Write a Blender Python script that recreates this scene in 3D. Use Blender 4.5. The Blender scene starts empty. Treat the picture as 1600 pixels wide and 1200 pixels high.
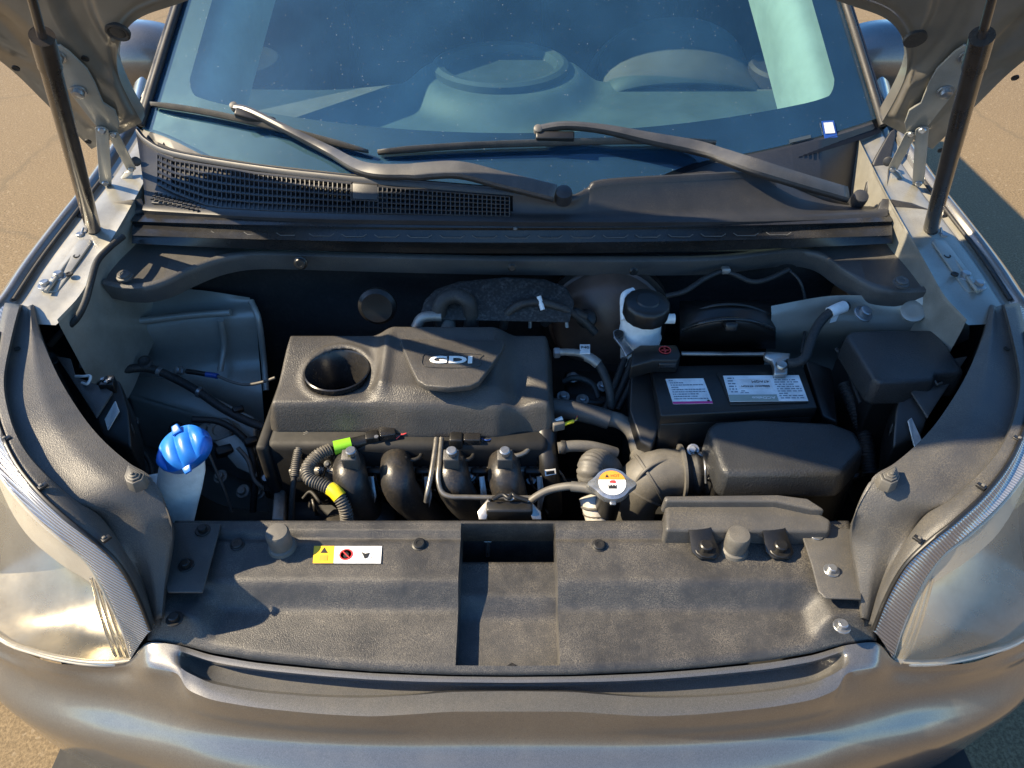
import bpy, bmesh, math, random
from mathutils import Vector, Matrix
random.seed(7)
R = math.radians
S = bpy.context.scene
C = S.collection

# ------------------------------------------------------------------ camera
FOC, TH, CZ = 1180.0, R(41), 1.785
cam_d = bpy.data.cameras.new('camera')
cam_d.sensor_width = 36; cam_d.lens = 36 * FOC / 1600; cam_d.clip_start = 0.02; cam_d.clip_end = 2000
cam = bpy.data.objects.new('camera', cam_d); C.objects.link(cam)
cam.location = (0, 0, CZ); cam.rotation_euler = (R(90) - TH, 0, 0)
S.camera = cam
# ------------------------------------------------------------------ light
SUN = Vector((-1.13, 0.02, 1.0)).normalized()          # towards the sun
world = bpy.data.worlds.new('World'); S.world = world; world.use_nodes = True
wn = world.node_tree.nodes; wl = world.node_tree.links
sky = wn.new('ShaderNodeTexSky'); sky.sky_type = 'NISHITA'; sky.sun_disc = False
sky.sun_elevation = math.asin(SUN.z); sky.sun_rotation = math.atan2(SUN.x, SUN.y)
sky.air_density = 1.0; sky.dust_density = 0.3; sky.ozone_density = 4.0
bg = wn['Background']; bg.inputs['Strength'].default_value = 0.115
hs_ = wn.new('ShaderNodeHueSaturation'); hs_.inputs['Saturation'].default_value = 1.2
wl.new(sky.outputs[0], hs_.inputs['Color']); wl.new(hs_.outputs[0], bg.inputs[0])
sd = bpy.data.lights.new('sun', 'SUN'); sd.energy = 5.0; sd.angle = R(0.5); sd.color = (1.0, 0.83, 0.58)
sun = bpy.data.objects.new('sun', sd); C.objects.link(sun); sun.location = (-3, 1, 5)
sun.rotation_euler = (-SUN).to_track_quat('-Z', 'Y').to_euler()
vs = S.view_settings
vs.view_transform = 'Standard'; vs.look = 'None'; vs.gamma = 1; vs.exposure = 1.35; vs.use_curve_mapping = False

# ------------------------------------------------------------------ helpers
def W(u, v, z=None, y=None, d=None, x=None):
    """a point seen at (u, v) of the 1600x1200 photo, at a known height / distance"""
    t = (v - 600) / FOC; s = (u - 800) / FOC
    dy = math.cos(TH) - t * math.sin(TH); dz = -(math.sin(TH) + t * math.cos(TH))
    if z is not None: d = (z - CZ) / dz
    elif y is not None: d = y / dy
    elif x is not None: d = x / s
    return Vector((s * d, dy * d, CZ + dz * d))

def mir(p, sx): return Vector((p[0] * sx, p[1], p[2]))

def cr(pts, n=6):
    """Catmull-Rom through the points, n steps a segment"""
    P = [Vector(p) for p in pts]
    if len(P) < 3: return [P[0].lerp(P[1], i / n) for i in range(n + 1)]
    Q = [P[0] * 2 - P[1]] + P + [P[-1] * 2 - P[-2]]
    out = []
    for i in range(1, len(Q) - 2):
        a, b, c, d = Q[i - 1], Q[i], Q[i + 1], Q[i + 2]
        for k in range(n):
            t = k / n
            out.append(0.5 * ((2 * b) + (c - a) * t + (2 * a - 5 * b + 4 * c - d) * t * t + (3 * b - a - 3 * c + d) * t ** 3))
    out.append(P[-1]); return out

def ss(a, b, x):
    t = max(0.0, min(1.0, (x - a) / (b - a))); return t * t * (3 - 2 * t)

def interp(xs, ys, x):
    if x <= xs[0]: return ys[0]
    for i in range(1, len(xs)):
        if x <= xs[i]:
            f = (x - xs[i - 1]) / (xs[i] - xs[i - 1]); return ys[i - 1] * (1 - f) + ys[i] * f
    return ys[-1]

def attach(o, parent):
    C.objects.link(o)
    if parent is not None:
        o.parent = parent
        if parent.type == 'EMPTY': o.matrix_parent_inverse = Matrix.Translation(-parent.location)
    return o

def mk(name, verts, faces, mat, parent=None, smooth=False, solid=0, bevel=0, bseg=2, sub=0, off=0.0, auto=None):
    me = bpy.data.meshes.new(name)
    me.from_pydata([tuple(v) for v in verts], [], faces)
    bm = bmesh.new(); bm.from_mesh(me); bmesh.ops.recalc_face_normals(bm, faces=bm.faces)
    if smooth:
        for f in bm.faces: f.smooth = True
        if auto:
            for e in bm.edges:
                if len(e.link_faces) == 2 and e.calc_face_angle(0) > R(auto): e.smooth = False
    bm.to_mesh(me); bm.free()
    me.materials.append(mat)
    o = bpy.data.objects.new(name, me)
    if solid:
        m = o.modifiers.new('thick', 'SOLIDIFY'); m.thickness = solid; m.offset = off
    if bevel:
        m = o.modifiers.new('edge', 'BEVEL'); m.width = bevel; m.segments = bseg; m.limit_method = 'ANGLE'; m.angle_limit = R(35); m.harden_normals = False
        for p in me.polygons: p.use_smooth = True
    if sub:
        m = o.modifiers.new('round', 'SUBSURF'); m.levels = sub; m.render_levels = sub
    return attach(o, parent)

def grid(name, rows, mat, parent=None, smooth=True, skip=None, closed=False, **k):
    n, m = len(rows), len(rows[0]); V = [p for r in rows for p in r]; Fs = []
    for i in range(n - 1):
        for j in range(m - 1 if not closed else m):
            j2 = (j + 1) % m
            if skip and skip(i, j): continue
            Fs.append((i * m + j, i * m + j2, (i + 1) * m + j2, (i + 1) * m + j))
    return mk(name, V, Fs, mat, parent, smooth, **k)

def loft(name, st, mat, parent=None, nu=5, nv=4, **k):
    """a surface through stations (each a list of the same number of points)"""
    A = [cr(s, nv) if nv else [Vector(p) for p in s] for s in st]
    cols = [cr([a[j] for a in A], nu) for j in range(len(A[0]))]
    rows = [[cols[j][i] for j in range(len(cols))] for i in range(len(cols[0]))]
    return grid(name, rows, mat, parent, **k)

def prism(name, top, drop, mat, parent=None, bevel=0.002, bseg=2, taper=1.0, **k):
    """polygon of points, extruded by the vector drop"""
    n = len(top); top = [Vector(p) for p in top]; c = sum(top, Vector()) / n; drop = Vector(drop)
    V = top + [c + (p - c) * taper + drop for p in top]
    Fs = [tuple(range(n)), tuple(range(2 * n - 1, n - 1, -1))] + [(i, i + n, (i + 1) % n + n, (i + 1) % n) for i in range(n)]
    return mk(name, V, Fs, mat, parent, bevel=bevel, bseg=bseg, **k)

def pxplate(name, px, z, thick, mat, parent=None, **k):
    return prism(name, [W(p[0], p[1], p[2] if len(p) > 2 else z) for p in px], (0, 0, -thick), mat, parent, **k)

def tube(name, pts, r, mat, parent=None, seg=12, n=8, corr=None, cap=True, smooth=True, **k):
    P = cr(pts, n)
    if corr:                                   # corrugated conduit: resample evenly, ring by ring
        per, amp = corr; L = [0]
        for a, b in zip(P, P[1:]): L.append(L[-1] + (b - a).length)
        m = int(L[-1] / per * 4) + 1; Q = []; j = 0
        for i in range(m + 1):
            s = L[-1] * i / m
            while j < len(L) - 2 and L[j + 1] < s: j += 1
            Q.append(P[j].lerp(P[j + 1], (s - L[j]) / max(1e-9, L[j + 1] - L[j])))
        P = Q
    N = len(P); rad = []
    for i in range(N):
        rr = r if not isinstance(r, (list, tuple)) else interp([q / (len(r) - 1) for q in range(len(r))], r, i / (N - 1))
        if corr: rr += corr[1] * (1 if i % 4 in (0, 1) else -1)
        rad.append(rr)
    T = (P[1] - P[0]).normalized(); up = Vector((0, 0, 1)) if abs(T.z) < 0.9 else Vector((1, 0, 0))
    a = T.cross(up).normalized(); V = []; Fs = []
    for i, p in enumerate(P):
        T = (P[min(i + 1, N - 1)] - P[max(i - 1, 0)]).normalized()
        a = (a - T * a.dot(T)).normalized(); b = T.cross(a)
        for q in range(seg):
            w = 2 * math.pi * q / seg; V.append(p + (a * math.cos(w) + b * math.sin(w)) * rad[i])
    for i in range(N - 1):
        for q in range(seg):
            q2 = (q + 1) % seg; Fs.append((i * seg + q, i * seg + q2, (i + 1) * seg + q2, (i + 1) * seg + q))
    if cap: Fs += [tuple(range(seg)), tuple(range((N - 1) * seg, N * seg))]
    return mk(name, V, Fs, mat, parent, smooth, auto=60, **k)

def lathe(name, o, axis, prof, mat, parent=None, seg=24, squash=None, auto=40, wave=None, **k):
    """profile of (radius, height) round an axis through o"""
    o = Vector(o); ax = Vector(axis).normalized()
    e1 = ax.cross(Vector((0, 1, 0)) if abs(ax.y) < 0.9 else Vector((1, 0, 0))).normalized(); e2 = ax.cross(e1)
    V = []; Fs = []
    for r, h in prof:
        for q in range(seg):
            w = 2 * math.pi * q / seg; rr = r * (1 + (wave[1] * math.cos(wave[0] * w) if wave else 0))
            V.append(o + ax * h + e1 * rr * math.cos(w) + e2 * rr * math.sin(w))
    for i in range(len(prof) - 1):
        for q in range(seg):
            q2 = (q + 1) % seg; Fs.append((i * seg + q, i * seg + q2, (i + 1) * seg + q2, (i + 1) * seg + q))
    Fs += [tuple(range(seg)), tuple(range((len(prof) - 1) * seg, len(prof) * seg))]
    return mk(name, V, Fs, mat, parent, True, auto=auto, **k)

def box(name, c, s, mat, parent=None, rot=(0, 0, 0), bevel=0.003, bseg=2, taper=(1, 1), **k):
    from mathutils import Euler
    M = Euler(rot).to_matrix(); c = Vector(c); V = []
    for z in (-.5, .5):
        tx, ty = (taper if z > 0 else (1, 1))
        for x, y in ((-.5, -.5), (.5, -.5), (.5, .5), (-.5, .5)):
            V.append(c + M @ Vector((x * s[0] * tx, y * s[1] * ty, z * s[2])))
    Fs = [(3, 2, 1, 0), (4, 5, 6, 7), (0, 1, 5, 4), (1, 2, 6, 5), (2, 3, 7, 6), (3, 0, 4, 7)]
    return mk(name, V, Fs, mat, parent, bevel=bevel, bseg=bseg, **k)

def text(name, s, loc, xdir, ydir, h, mat, parent=None, ext=0.0004, wide=1.0, bold=0.0):
    """raised lettering centred on loc, height h along ydir"""
    cu = bpy.data.curves.new('t', 'FONT'); cu.body = s; cu.align_x = 'CENTER'; cu.align_y = 'CENTER'; cu.offset = bold
    cu.resolution_u = 3
    t = bpy.data.objects.new('t', cu); C.objects.link(t)
    dg = bpy.context.evaluated_depsgraph_get()
    me = bpy.data.meshes.new_from_object(t.evaluated_get(dg)); bpy.data.objects.remove(t)
    X = Vector(xdir).normalized(); Y = Vector(ydir); Y = (Y - X * Y.dot(X)).normalized(); Z = X.cross(Y)
    k = h / 0.72
    vs_ = [Vector(loc) + X * (v.co.x * k * wide) + Y * (v.co.y * k) for v in me.vertices]
    fs = [tuple(p.vertices) for p in me.polygons]
    bpy.data.meshes.remove(me)
    bm = bmesh.new(); bv = [bm.verts.new(p) for p in vs_]
    for f in fs:
        try: bm.faces.new([bv[i] for i in f])
        except ValueError: pass
    g = bmesh.ops.extrude_face_region(bm, geom=bm.faces[:])
    for e in g['geom']:
        if isinstance(e, bmesh.types.BMVert): e.co += Z * ext
    bmesh.ops.recalc_face_normals(bm, faces=bm.faces)
    m2 = bpy.data.meshes.new(name); bm.to_mesh(m2); bm.free(); m2.materials.append(mat)
    return attach(bpy.data.objects.new(name, m2), parent)

def thing(name, label, cat, loc, group=None):
    o = bpy.data.objects.new(name, None); o.empty_display_size = 0.05; C.objects.link(o); o.location = loc
    o['label'] = label; o['category'] = cat
    if group: o['group'] = group
    return o

# ------------------------------------------------------------------ materials
def nm(name):
    m = bpy.data.materials.new(name); m.use_nodes = True
    n = m.node_tree.nodes; l = m.node_tree.links; return m, n, l, n['Principled BSDF']

def ramp(n, l, src, p0, p1, c0=(0, 0, 0, 1), c1=(1, 1, 1, 1)):
    r = n.new('ShaderNodeValToRGB'); r.color_ramp.elements[0].position = p0; r.color_ramp.elements[1].position = p1
    r.color_ramp.elements[0].color = c0; r.color_ramp.elements[1].color = c1; l.new(src, r.inputs[0]); return r

def noise(n, l, scale, detail=3, rough=0.6):
    tc = n.get('Texture Coordinate') or n.new('ShaderNodeTexCoord')
    x = n.new('ShaderNodeTexNoise'); x.inputs['Scale'].default_value = scale; x.inputs['Detail'].default_value = detail
    x.inputs['Roughness'].default_value = rough; l.new(tc.outputs['Object'], x.inputs['Vector']); return x

def mixc(n, l, fac, a, b):
    m = n.new('ShaderNodeMix'); m.data_type = 'RGBA'
    if isinstance(fac, (int, float)): m.inputs[0].default_value = fac
    else: l.new(fac, m.inputs[0])
    for v, i in ((a, 6), (b, 7)):
        if isinstance(v, tuple): m.inputs[i].default_value = v if len(v) == 4 else (*v, 1)
        else: l.new(v, m.inputs[i])
    return m.outputs[2]

def plastic(name, col, rough=0.5, grain=0, gstr=0.25, dust=0.0, dcol=(0.30, 0.25, 0.18), dscale=9, spec=0.5, metal=0.0, coat=0.0, speck=0.0, gdist=0.0006):
    """moulded plastic / rubber / metal: base colour, moulded grain, dust lying in patches, pale specks"""
    m, n, l, b = nm(name)
    big = noise(n, l, dscale, 5, 0.65)
    c = mixc(n, l, ramp(n, l, big.outputs[0], 0.35, 0.7).outputs[0], tuple(q * 0.8 for q in col), tuple(min(1, q * 1.2) for q in col))
    if grain:
        g = noise(n, l, grain, 2, 0.5)
        bp = n.new('ShaderNodeBump'); bp.inputs['Strength'].default_value = gstr; bp.inputs['Distance'].default_value = gdist
        l.new(g.outputs[0], bp.inputs['Height']); l.new(bp.outputs[0], b.inputs['Normal'])
    if dust:
        d2 = noise(n, l, dscale * 2.3, 6, 0.7); fine = noise(n, l, grain or 700, 2, 0.5)
        mul = n.new('ShaderNodeMath'); mul.operation = 'MULTIPLY'
        l.new(ramp(n, l, d2.outputs[0], 0.38, 0.72).outputs[0], mul.inputs[0])
        l.new(ramp(n, l, fine.outputs[0], 0.42, 0.62).outputs[0], mul.inputs[1])
        mu = n.new('ShaderNodeMath'); mu.operation = 'MULTIPLY'; mu.inputs[1].default_value = dust; l.new(mul.outputs[0], mu.inputs[0])
        c = mixc(n, l, mu.outputs[0], c, dcol)
    if speck:
        s = noise(n, l, 420, 1, 0.5)
        c = mixc(n, l, ramp(n, l, s.outputs[0], 0.76 - speck, 0.80 - speck).outputs[0], c, (0.45, 0.42, 0.36))
    l.new(c, b.inputs['Base Color'])
    rr = ramp(n, l, big.outputs[0], 0.3, 0.75, (max(0.03, rough - 0.08),) * 3 + (1,), (min(1, rough + 0.1),) * 3 + (1,))
    l.new(rr.outputs[0], b.inputs['Roughness'])
    b.inputs['Metallic'].default_value = metal; b.inputs['Specular IOR Level'].default_value = spec
    b.inputs['Coat Weight'].default_value = coat; b.inputs['Coat Roughness'].default_value = 0.06
    return m

def carpaint():
    m, n, l, b = nm('grey_metallic_paint')
    v = n.new('ShaderNodeTexVoronoi'); v.inputs['Scale'].default_value = 1800
    tc = n.new('ShaderNodeTexCoord'); l.new(tc.outputs['Object'], v.inputs['Vector'])
    big = noise(n, l, 5, 4)
    c = mixc(n, l, ramp(n, l, v.outputs['Color'], 0.2, 0.9).outputs[0], (0.12, 0.117, 0.11), (0.20, 0.194, 0.182))
    d = noise(n, l, 14, 6, 0.7); c = mixc(n, l, ramp(n, l, d.outputs[0], 0.5, 0.8, (0, 0, 0, 1), (0.22, 0.22, 0.22, 1)).outputs[0], c, (0.36, 0.31, 0.24))
    l.new(c, b.inputs['Base Color'])
    b.inputs['Metallic'].default_value = 0.6; b.inputs['Roughness'].default_value = 0.36
    b.inputs['Coat Weight'].default_value = 1.0; b.inputs['Coat Roughness'].default_value = 0.14; b.inputs['Coat IOR'].default_value = 1.6
    bp = n.new('ShaderNodeBump'); bp.inputs['Strength'].default_value = 0.03; bp.inputs['Distance'].default_value = 0.0002
    l.new(v.outputs['Color'], bp.inputs['Height']); l.new(bp.outputs[0], b.inputs['Normal'])
    return m

def asphalt():
    m, n, l, b = nm('worn_asphalt')
    f = noise(n, l, 120, 3, 0.75); g = noise(n, l, 0.7, 6, 0.6); sp = n.new('ShaderNodeTexVoronoi'); sp.inputs['Scale'].default_value = 110
    l.new(n['Texture Coordinate'].outputs['Object'], sp.inputs['Vector'])
    c = mixc(n, l, ramp(n, l, f.outputs[0], 0.40, 0.64).outputs[0], (0.080, 0.054, 0.026), (0.235, 0.168, 0.088))
    c = mixc(n, l, ramp(n, l, sp.outputs['Color'], 0.82, 0.95, (0, 0, 0, 1), (0.6, 0.6, 0.6, 1)).outputs[0], c, (0.30, 0.24, 0.16))
    c = mixc(n, l, ramp(n, l, g.outputs[0], 0.3, 0.75, (0, 0, 0, 1), (0.5, 0.5, 0.5, 1)).outputs[0], c, (0.185, 0.132, 0.066))
    # thin meandering cracks
    wv = n.new('ShaderNodeTexVoronoi'); wv.feature = 'DISTANCE_TO_EDGE'; wv.inputs['Scale'].default_value = 0.55
    ad = n.new('ShaderNodeVectorMath'); ad.operation = 'ADD'; wn_ = noise(n, l, 3, 4, 0.7)
    sc = n.new('ShaderNodeVectorMath'); sc.operation = 'SCALE'; sc.inputs['Scale'].default_value = 0.18
    l.new(wn_.outputs['Color'], sc.inputs[0]); l.new(sc.outputs[0], ad.inputs[0]); l.new(n['Texture Coordinate'].outputs['Object'], ad.inputs[1])
    l.new(ad.outputs[0], wv.inputs['Vector'])
    cf = ramp(n, l, wv.outputs['Distance'], 0.002, 0.010, (0.55, 0.55, 0.55, 1), (0, 0, 0, 1))
    c = mixc(n, l, cf.outputs[0], c, (0.10, 0.075, 0.04))
    l.new(c, b.inputs['Base Color']); b.inputs['Roughness'].default_value = 0.9
    bp = n.new('ShaderNodeBump'); bp.inputs['Strength'].default_value = 0.6; bp.inputs['Distance'].default_value = 0.004
    l.new(f.outputs[0], bp.inputs['Height']); l.new(bp.outputs[0], b.inputs['Normal'])
    return m

def clear(name, tint, rough=0.02, dust=0.0, specks=False, ior=1.5, film=(0.5, 0.6, 0.62)):
    """thin clear sheet: see-through with mirror-like reflection, dust film on it"""
    m = bpy.data.materials.new(name); m.use_nodes = True; n = m.node_tree.nodes; l = m.node_tree.links
    n.remove(n['Principled BSDF']); out = n['Material Output']
    tr = n.new('ShaderNodeBsdfTransparent'); tr.inputs[0].default_value = (*tint, 1)
    gl = n.new('ShaderNodeBsdfGlossy'); gl.inputs['Roughness'].default_value = rough
    lw_ = n.new('ShaderNodeLayerWeight'); pw = n.new('ShaderNodeMath'); pw.operation = 'POWER'; pw.inputs[1].default_value = 5; l.new(lw_.outputs['Facing'], pw.inputs[0])
    f0 = ((ior - 1) / (ior + 1)) ** 2; fr = n.new('ShaderNodeMath'); fr.operation = 'MULTIPLY_ADD'; fr.inputs[1].default_value = 1 - f0; fr.inputs[2].default_value = f0; l.new(pw.outputs[0], fr.inputs[0])
    mx = n.new('ShaderNodeMixShader'); l.new(fr.outputs[0], mx.inputs[0]); l.new(tr.outputs[0], mx.inputs[1]); l.new(gl.outputs[0], mx.inputs[2])
    res = mx.outputs[0]
    if dust:
        df = n.new('ShaderNodeBsdfDiffuse'); df.inputs[0].default_value = (*film, 1)
        big = noise(n, l, 4, 5); f = ramp(n, l, big.outputs[0], 0.3, 0.8, (dust * 0.6,) * 3 + (1,), (dust * 1.5,) * 3 + (1,)).outputs[0]
        if specks:
            v = n.new('ShaderNodeTexVoronoi'); v.inputs['Scale'].default_value = 120; l.new(n['Texture Coordinate'].outputs['Object'], v.inputs['Vector'])
            r1 = ramp(n, l, v.outputs['Distance'], 0.04, 0.11, (1, 1, 1, 1), (0, 0, 0, 1))
            r2 = ramp(n, l, v.outputs['Color'], 0.40, 0.85); mu = n.new('ShaderNodeMath'); mu.operation = 'MULTIPLY'
            l.new(r1.outputs[0], mu.inputs[0]); l.new(r2.outputs[0], mu.inputs[1])
            mu2 = n.new('ShaderNodeMath'); mu2.operation = 'MULTIPLY'; mu2.inputs[1].default_value = 0.5
            l.new(mu.outputs[0], mu2.inputs[0]); wd = n.new('ShaderNodeBsdfDiffuse'); wd.inputs[0].default_value = (.7, .7, .68, 1)
            m3 = n.new('ShaderNodeMixShader'); l.new(mu2.outputs[0], m3.inputs[0]); l.new(res, m3.inputs[1]); l.new(wd.outputs[0], m3.inputs[2]); res = m3.outputs[0]
        m2 = n.new('ShaderNodeMixShader'); l.new(f, m2.inputs[0]); l.new(res, m2.inputs[1]); l.new(df.outputs[0], m2.inputs[2]); res = m2.outputs[0]
    l.new(res, out.inputs[0]); return m

def printed(name, paper, ink, scale, amount=0.5):
    """paper label with rows of print too small to read"""
    m, n, l, b = nm(name); tc = n.new('ShaderNodeTexCoord')
    w = n.new('ShaderNodeTexWave'); w.wave_type = 'BANDS'; w.bands_direction = 'Y'; w.inputs['Scale'].default_value = scale
    l.new(tc.outputs['Object'], w.inputs['Vector'])
    nz = noise(n, l, 900, 1); nb = noise(n, l, 70, 1)
    a = n.new('ShaderNodeMath'); a.operation = 'MULTIPLY'; l.new(ramp(n, l, w.outputs[0], 0.5, 0.6).outputs[0], a.inputs[0]); l.new(ramp(n, l, nz.outputs[0], 0.42, 0.5).outputs[0], a.inputs[1])
    a2 = n.new('ShaderNodeMath'); a2.operation = 'MULTIPLY'; l.new(a.outputs[0], a2.inputs[0]); l.new(ramp(n, l, nb.outputs[0], 0.4, 0.5, (0, 0, 0, 1), (amount,) * 3 + (1,)).outputs[0], a2.inputs[1])
    l.new(mixc(n, l, a2.outputs[0], paper, ink), b.inputs['Base Color']); b.inputs['Roughness'].default_value = 0.35
    return m

def ribbed(name, col, scale, rough=0.2, metal=0.3, direction='DIAGONAL', strength=0.8):
    m, n, l, b = nm(name); tc = n.new('ShaderNodeTexCoord')
    w = n.new('ShaderNodeTexWave'); w.wave_type = 'BANDS'; w.bands_direction = direction; w.inputs['Scale'].default_value = scale
    l.new(tc.outputs['Object'], w.inputs['Vector'])
    bp = n.new('ShaderNodeBump'); bp.inputs['Strength'].default_value = strength; bp.inputs['Distance'].default_value = 0.0012
    l.new(w.outputs[0], bp.inputs['Height']); l.new(bp.outputs[0], b.inputs['Normal'])
    l.new(mixc(n, l, w.outputs[0], tuple(q * 0.6 for q in col), col), b.inputs['Base Color'])
    b.inputs['Roughness'].default_value = rough; b.inputs['Metallic'].default_value = metal; b.inputs['Coat Weight'].default_value = 0.6
    return m

PAINT = carpaint()
ASPHALT = asphalt()
BAY = plastic('bay_paint', (0.28, 0.28, 0.255), 0.38, 0, dust=0.35, dcol=(0.17, 0.14, 0.09), dscale=5, metal=0.25, coat=0.3)
RAILP = plastic('rail_paint', (0.30, 0.29, 0.25), 0.36, 0, dust=0.5, dcol=(0.16, 0.13, 0.09), dscale=9, metal=0.3, coat=0.4)
HOODIN = plastic('hood_inner_paint', (0.22, 0.20, 0.165), 0.38, 0, dust=0.25, dcol=(0.25, 0.2, 0.13), dscale=5, metal=0.45, coat=0.35)
PANEL = plastic('grained_black_plastic', (0.034, 0.034, 0.035), 0.42, 850, 0.55, dust=0.95, dcol=(0.17, 0.152, 0.125), dscale=7, gdist=0.0011)
COVER = plastic('black_cover_plastic', (0.060, 0.059, 0.058), 0.46, 700, 0.55, dust=0.5, dcol=(0.19, 0.165, 0.125), dscale=6, gdist=0.0010)
ENGCOV = plastic('engine_cover_plastic', (0.056, 0.053, 0.049), 0.42, 520, 0.8, dust=0.35, dcol=(0.18, 0.155, 0.12), dscale=10, gdist=0.0011)
BOXPL = plastic('box_plastic', (0.026, 0.027, 0.028), 0.36, 420, 0.9, dust=0.12, dcol=(0.18, 0.16, 0.13), dscale=8, gdist=0.0011)
BLACK = plastic('plain_black_plastic', (0.010, 0.010, 0.010), 0.4, 0, dust=0.22, dcol=(0.07, 0.06, 0.045), dscale=12)
GLOSSB = plastic('shiny_black_plastic', (0.016, 0.016, 0.017), 0.24, 0, dust=0.2, dcol=(0.12, 0.10, 0.07), dscale=12)
RUBBER = plastic('rubber', (0.018, 0.018, 0.018), 0.6, 300, 0.15, dust=0.3, dcol=(0.14, 0.12, 0.09), dscale=14)
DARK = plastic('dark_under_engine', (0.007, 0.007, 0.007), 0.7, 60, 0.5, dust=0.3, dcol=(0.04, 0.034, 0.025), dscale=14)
INSUL = plastic('firewall_felt', (0.006, 0.006, 0.006), 0.85, 160, 0.5, dust=0.4, dcol=(0.035, 0.032, 0.03), dscale=16)
COWL = plastic('cowl_plastic', (0.021, 0.022, 0.025), 0.5, 600, 0.15, dust=0.15, dcol=(0.16, 0.14, 0.11), dscale=7)
STEEL = plastic('bare_steel', (0.45, 0.43, 0.40), 0.35, 0, dust=0.3, dcol=(0.22, 0.16, 0.10), dscale=30, metal=0.9)
ZINC = plastic('zinc_plated_bolt', (0.32, 0.33, 0.34), 0.35, 0, dust=0.3, dcol=(0.25, 0.19, 0.1), dscale=60, metal=0.8)
ALU = plastic('cast_aluminium', (0.30, 0.29, 0.27), 0.5, 200, 0.4, dust=0.4, dcol=(0.14, 0.11, 0.07), dscale=20, metal=0.6)
CHROME = plastic('chrome', (0.75, 0.75, 0.73), 0.10, 0, dscale=10, metal=1.0)
REFL = plastic('lamp_reflector', (0.42, 0.385, 0.31), 0.30, 25, 0.12, dust=0.5, dcol=(0.22, 0.18, 0.12), dscale=12, metal=0.75, gdist=0.004)
BEZEL = plastic('lamp_bezel', (0.62, 0.58, 0.50), 0.3, 0, dust=0.2, dcol=(0.5, 0.43, 0.3), dscale=9, metal=0.2, coat=0.4)
STRIP = ribbed('ribbed_light_guide', (0.42, 0.42, 0.43), 95, 0.18, 0.55)
LENS = clear('lamp_lens', (0.94, 0.93, 0.90), 0.03, 0.24, film=(0.62, 0.56, 0.45))
GLASS = clear('windshield_glass', (0.62, 0.84, 0.86), 0.015, 0.058, True, ior=1.85, film=(0.16, 0.48, 0.90))  # dust film coloured blue: sky glare painted into the glass
SIDEG = clear('side_glass', (0.30, 0.37, 0.35), 0.01, 0.02)
FRIT = plastic('black_frit', (0.006, 0.007, 0.010), 0.5, 0, spec=0.2)
DASH = plastic('dashboard_skin', (0.060, 0.072, 0.068), 0.6, 500, 0.25, dust=0.1, dscale=6)
DASHM = plastic('gauge_hood_skin', (0.038, 0.045, 0.043), 0.6, 500, 0.2, dscale=6)
DASHD = plastic('dark_interior', (0.010, 0.010, 0.011), 0.7, 300, 0.2, dscale=6)
HEADL = plastic('pale_pillar_trim', (0.34, 0.36, 0.30), 0.7, 200, 0.1, dscale=5)
WHITE = plastic('white_translucent_plastic', (0.84, 0.84, 0.80), 0.35, 0, dust=0.15, dcol=(0.45, 0.42, 0.33), dscale=20)
LABEL = plastic('plain_white_label', (0.72, 0.72, 0.70), 0.4, 0, dscale=40)
PRINT = plastic('battery_label_paper', (0.72, 0.75, 0.75), 0.35, dscale=30)
PRINK = plastic('small_print_ink', (0.16, 0.20, 0.24), 0.5)
GREYGREEN = plastic('label_grey_green', (0.27, 0.31, 0.27), 0.4)
INK = plastic('black_ink', (0.02, 0.02, 0.02), 0.5)
YELLOW = plastic('label_yellow', (0.80, 0.47, 0.03), 0.4)
ORANGE = plastic('label_orange', (0.78, 0.30, 0.04), 0.4)
RED = plastic('red_print', (0.60, 0.05, 0.05), 0.45)
MAGENTA = plastic('magenta_print', (0.50, 0.04, 0.20), 0.45)
BLUE = plastic('blue_cap_plastic', (0.015, 0.17, 0.66), 0.36, 0, dust=0.1, dcol=(0.1, 0.2, 0.5), dscale=18)
BLUEL = plastic('blue_tape', (0.02, 0.07, 0.30), 0.4)
LIME = plastic('lime_tape', (0.22, 0.55, 0.02), 0.4)
YTAPE = plastic('yellow_tape', (0.72, 0.60, 0.02), 0.4)
SILVERL = plastic('silver_lettering', (0.80, 0.78, 0.72), 0.4)
STRUT = plastic('strut_paint', (0.035, 0.028, 0.022), 0.3, 0, dust=0.3, dcol=(0.12, 0.09, 0.06), dscale=25, coat=0.4)
CARB = plastic('faded_hose', (0.10, 0.095, 0.085), 0.55, 0, dust=0.4, dcol=(0.24, 0.21, 0.16), dscale=22)
RUST = plastic('brown_booster_paint', (0.09, 0.055, 0.04), 0.4, 0, dust=0.4, dcol=(0.16, 0.10, 0.07), dscale=20)
# ------------------------------------------------------------------ ground
gm = mk('ground', [(-150, -150, 0), (150, -150, 0), (150, 150, 0), (-150, 150, 0)], [(0, 1, 2, 3)], ASPHALT); gm['kind'] = 'structure'

# ================================================================== CAR
car = thing('car', 'grey metallic car with its hood propped open over the engine bay', 'car', (0, 1.2, 0))

def bolt(o, axis, r, mat, parent, name='bolt', washer=True):
    prof = [(r * 1.7, 0), (r * 1.7, r * .25), (r * 1.6, r * .35), (r, r * .35), (r, r * 1.2), (r * .8, r * 1.35)] if washer else [(r, 0), (r, r * .8), (r * .8, r)]
    return lathe(name, o, axis, prof, mat, parent, seg=12, auto=30)

def clip(o, r, mat, parent, axis=(0, -.1, 1)):
    return lathe('push_clip', o, axis, [(r * 1.25, -r * .2), (r * 1.25, r * .15), (r, r * .25), (r, r * .55), (r * .85, r * .7), (r * .45, r * .7), (r * .4, r * .6)], mat, parent, seg=16, auto=30)

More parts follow.
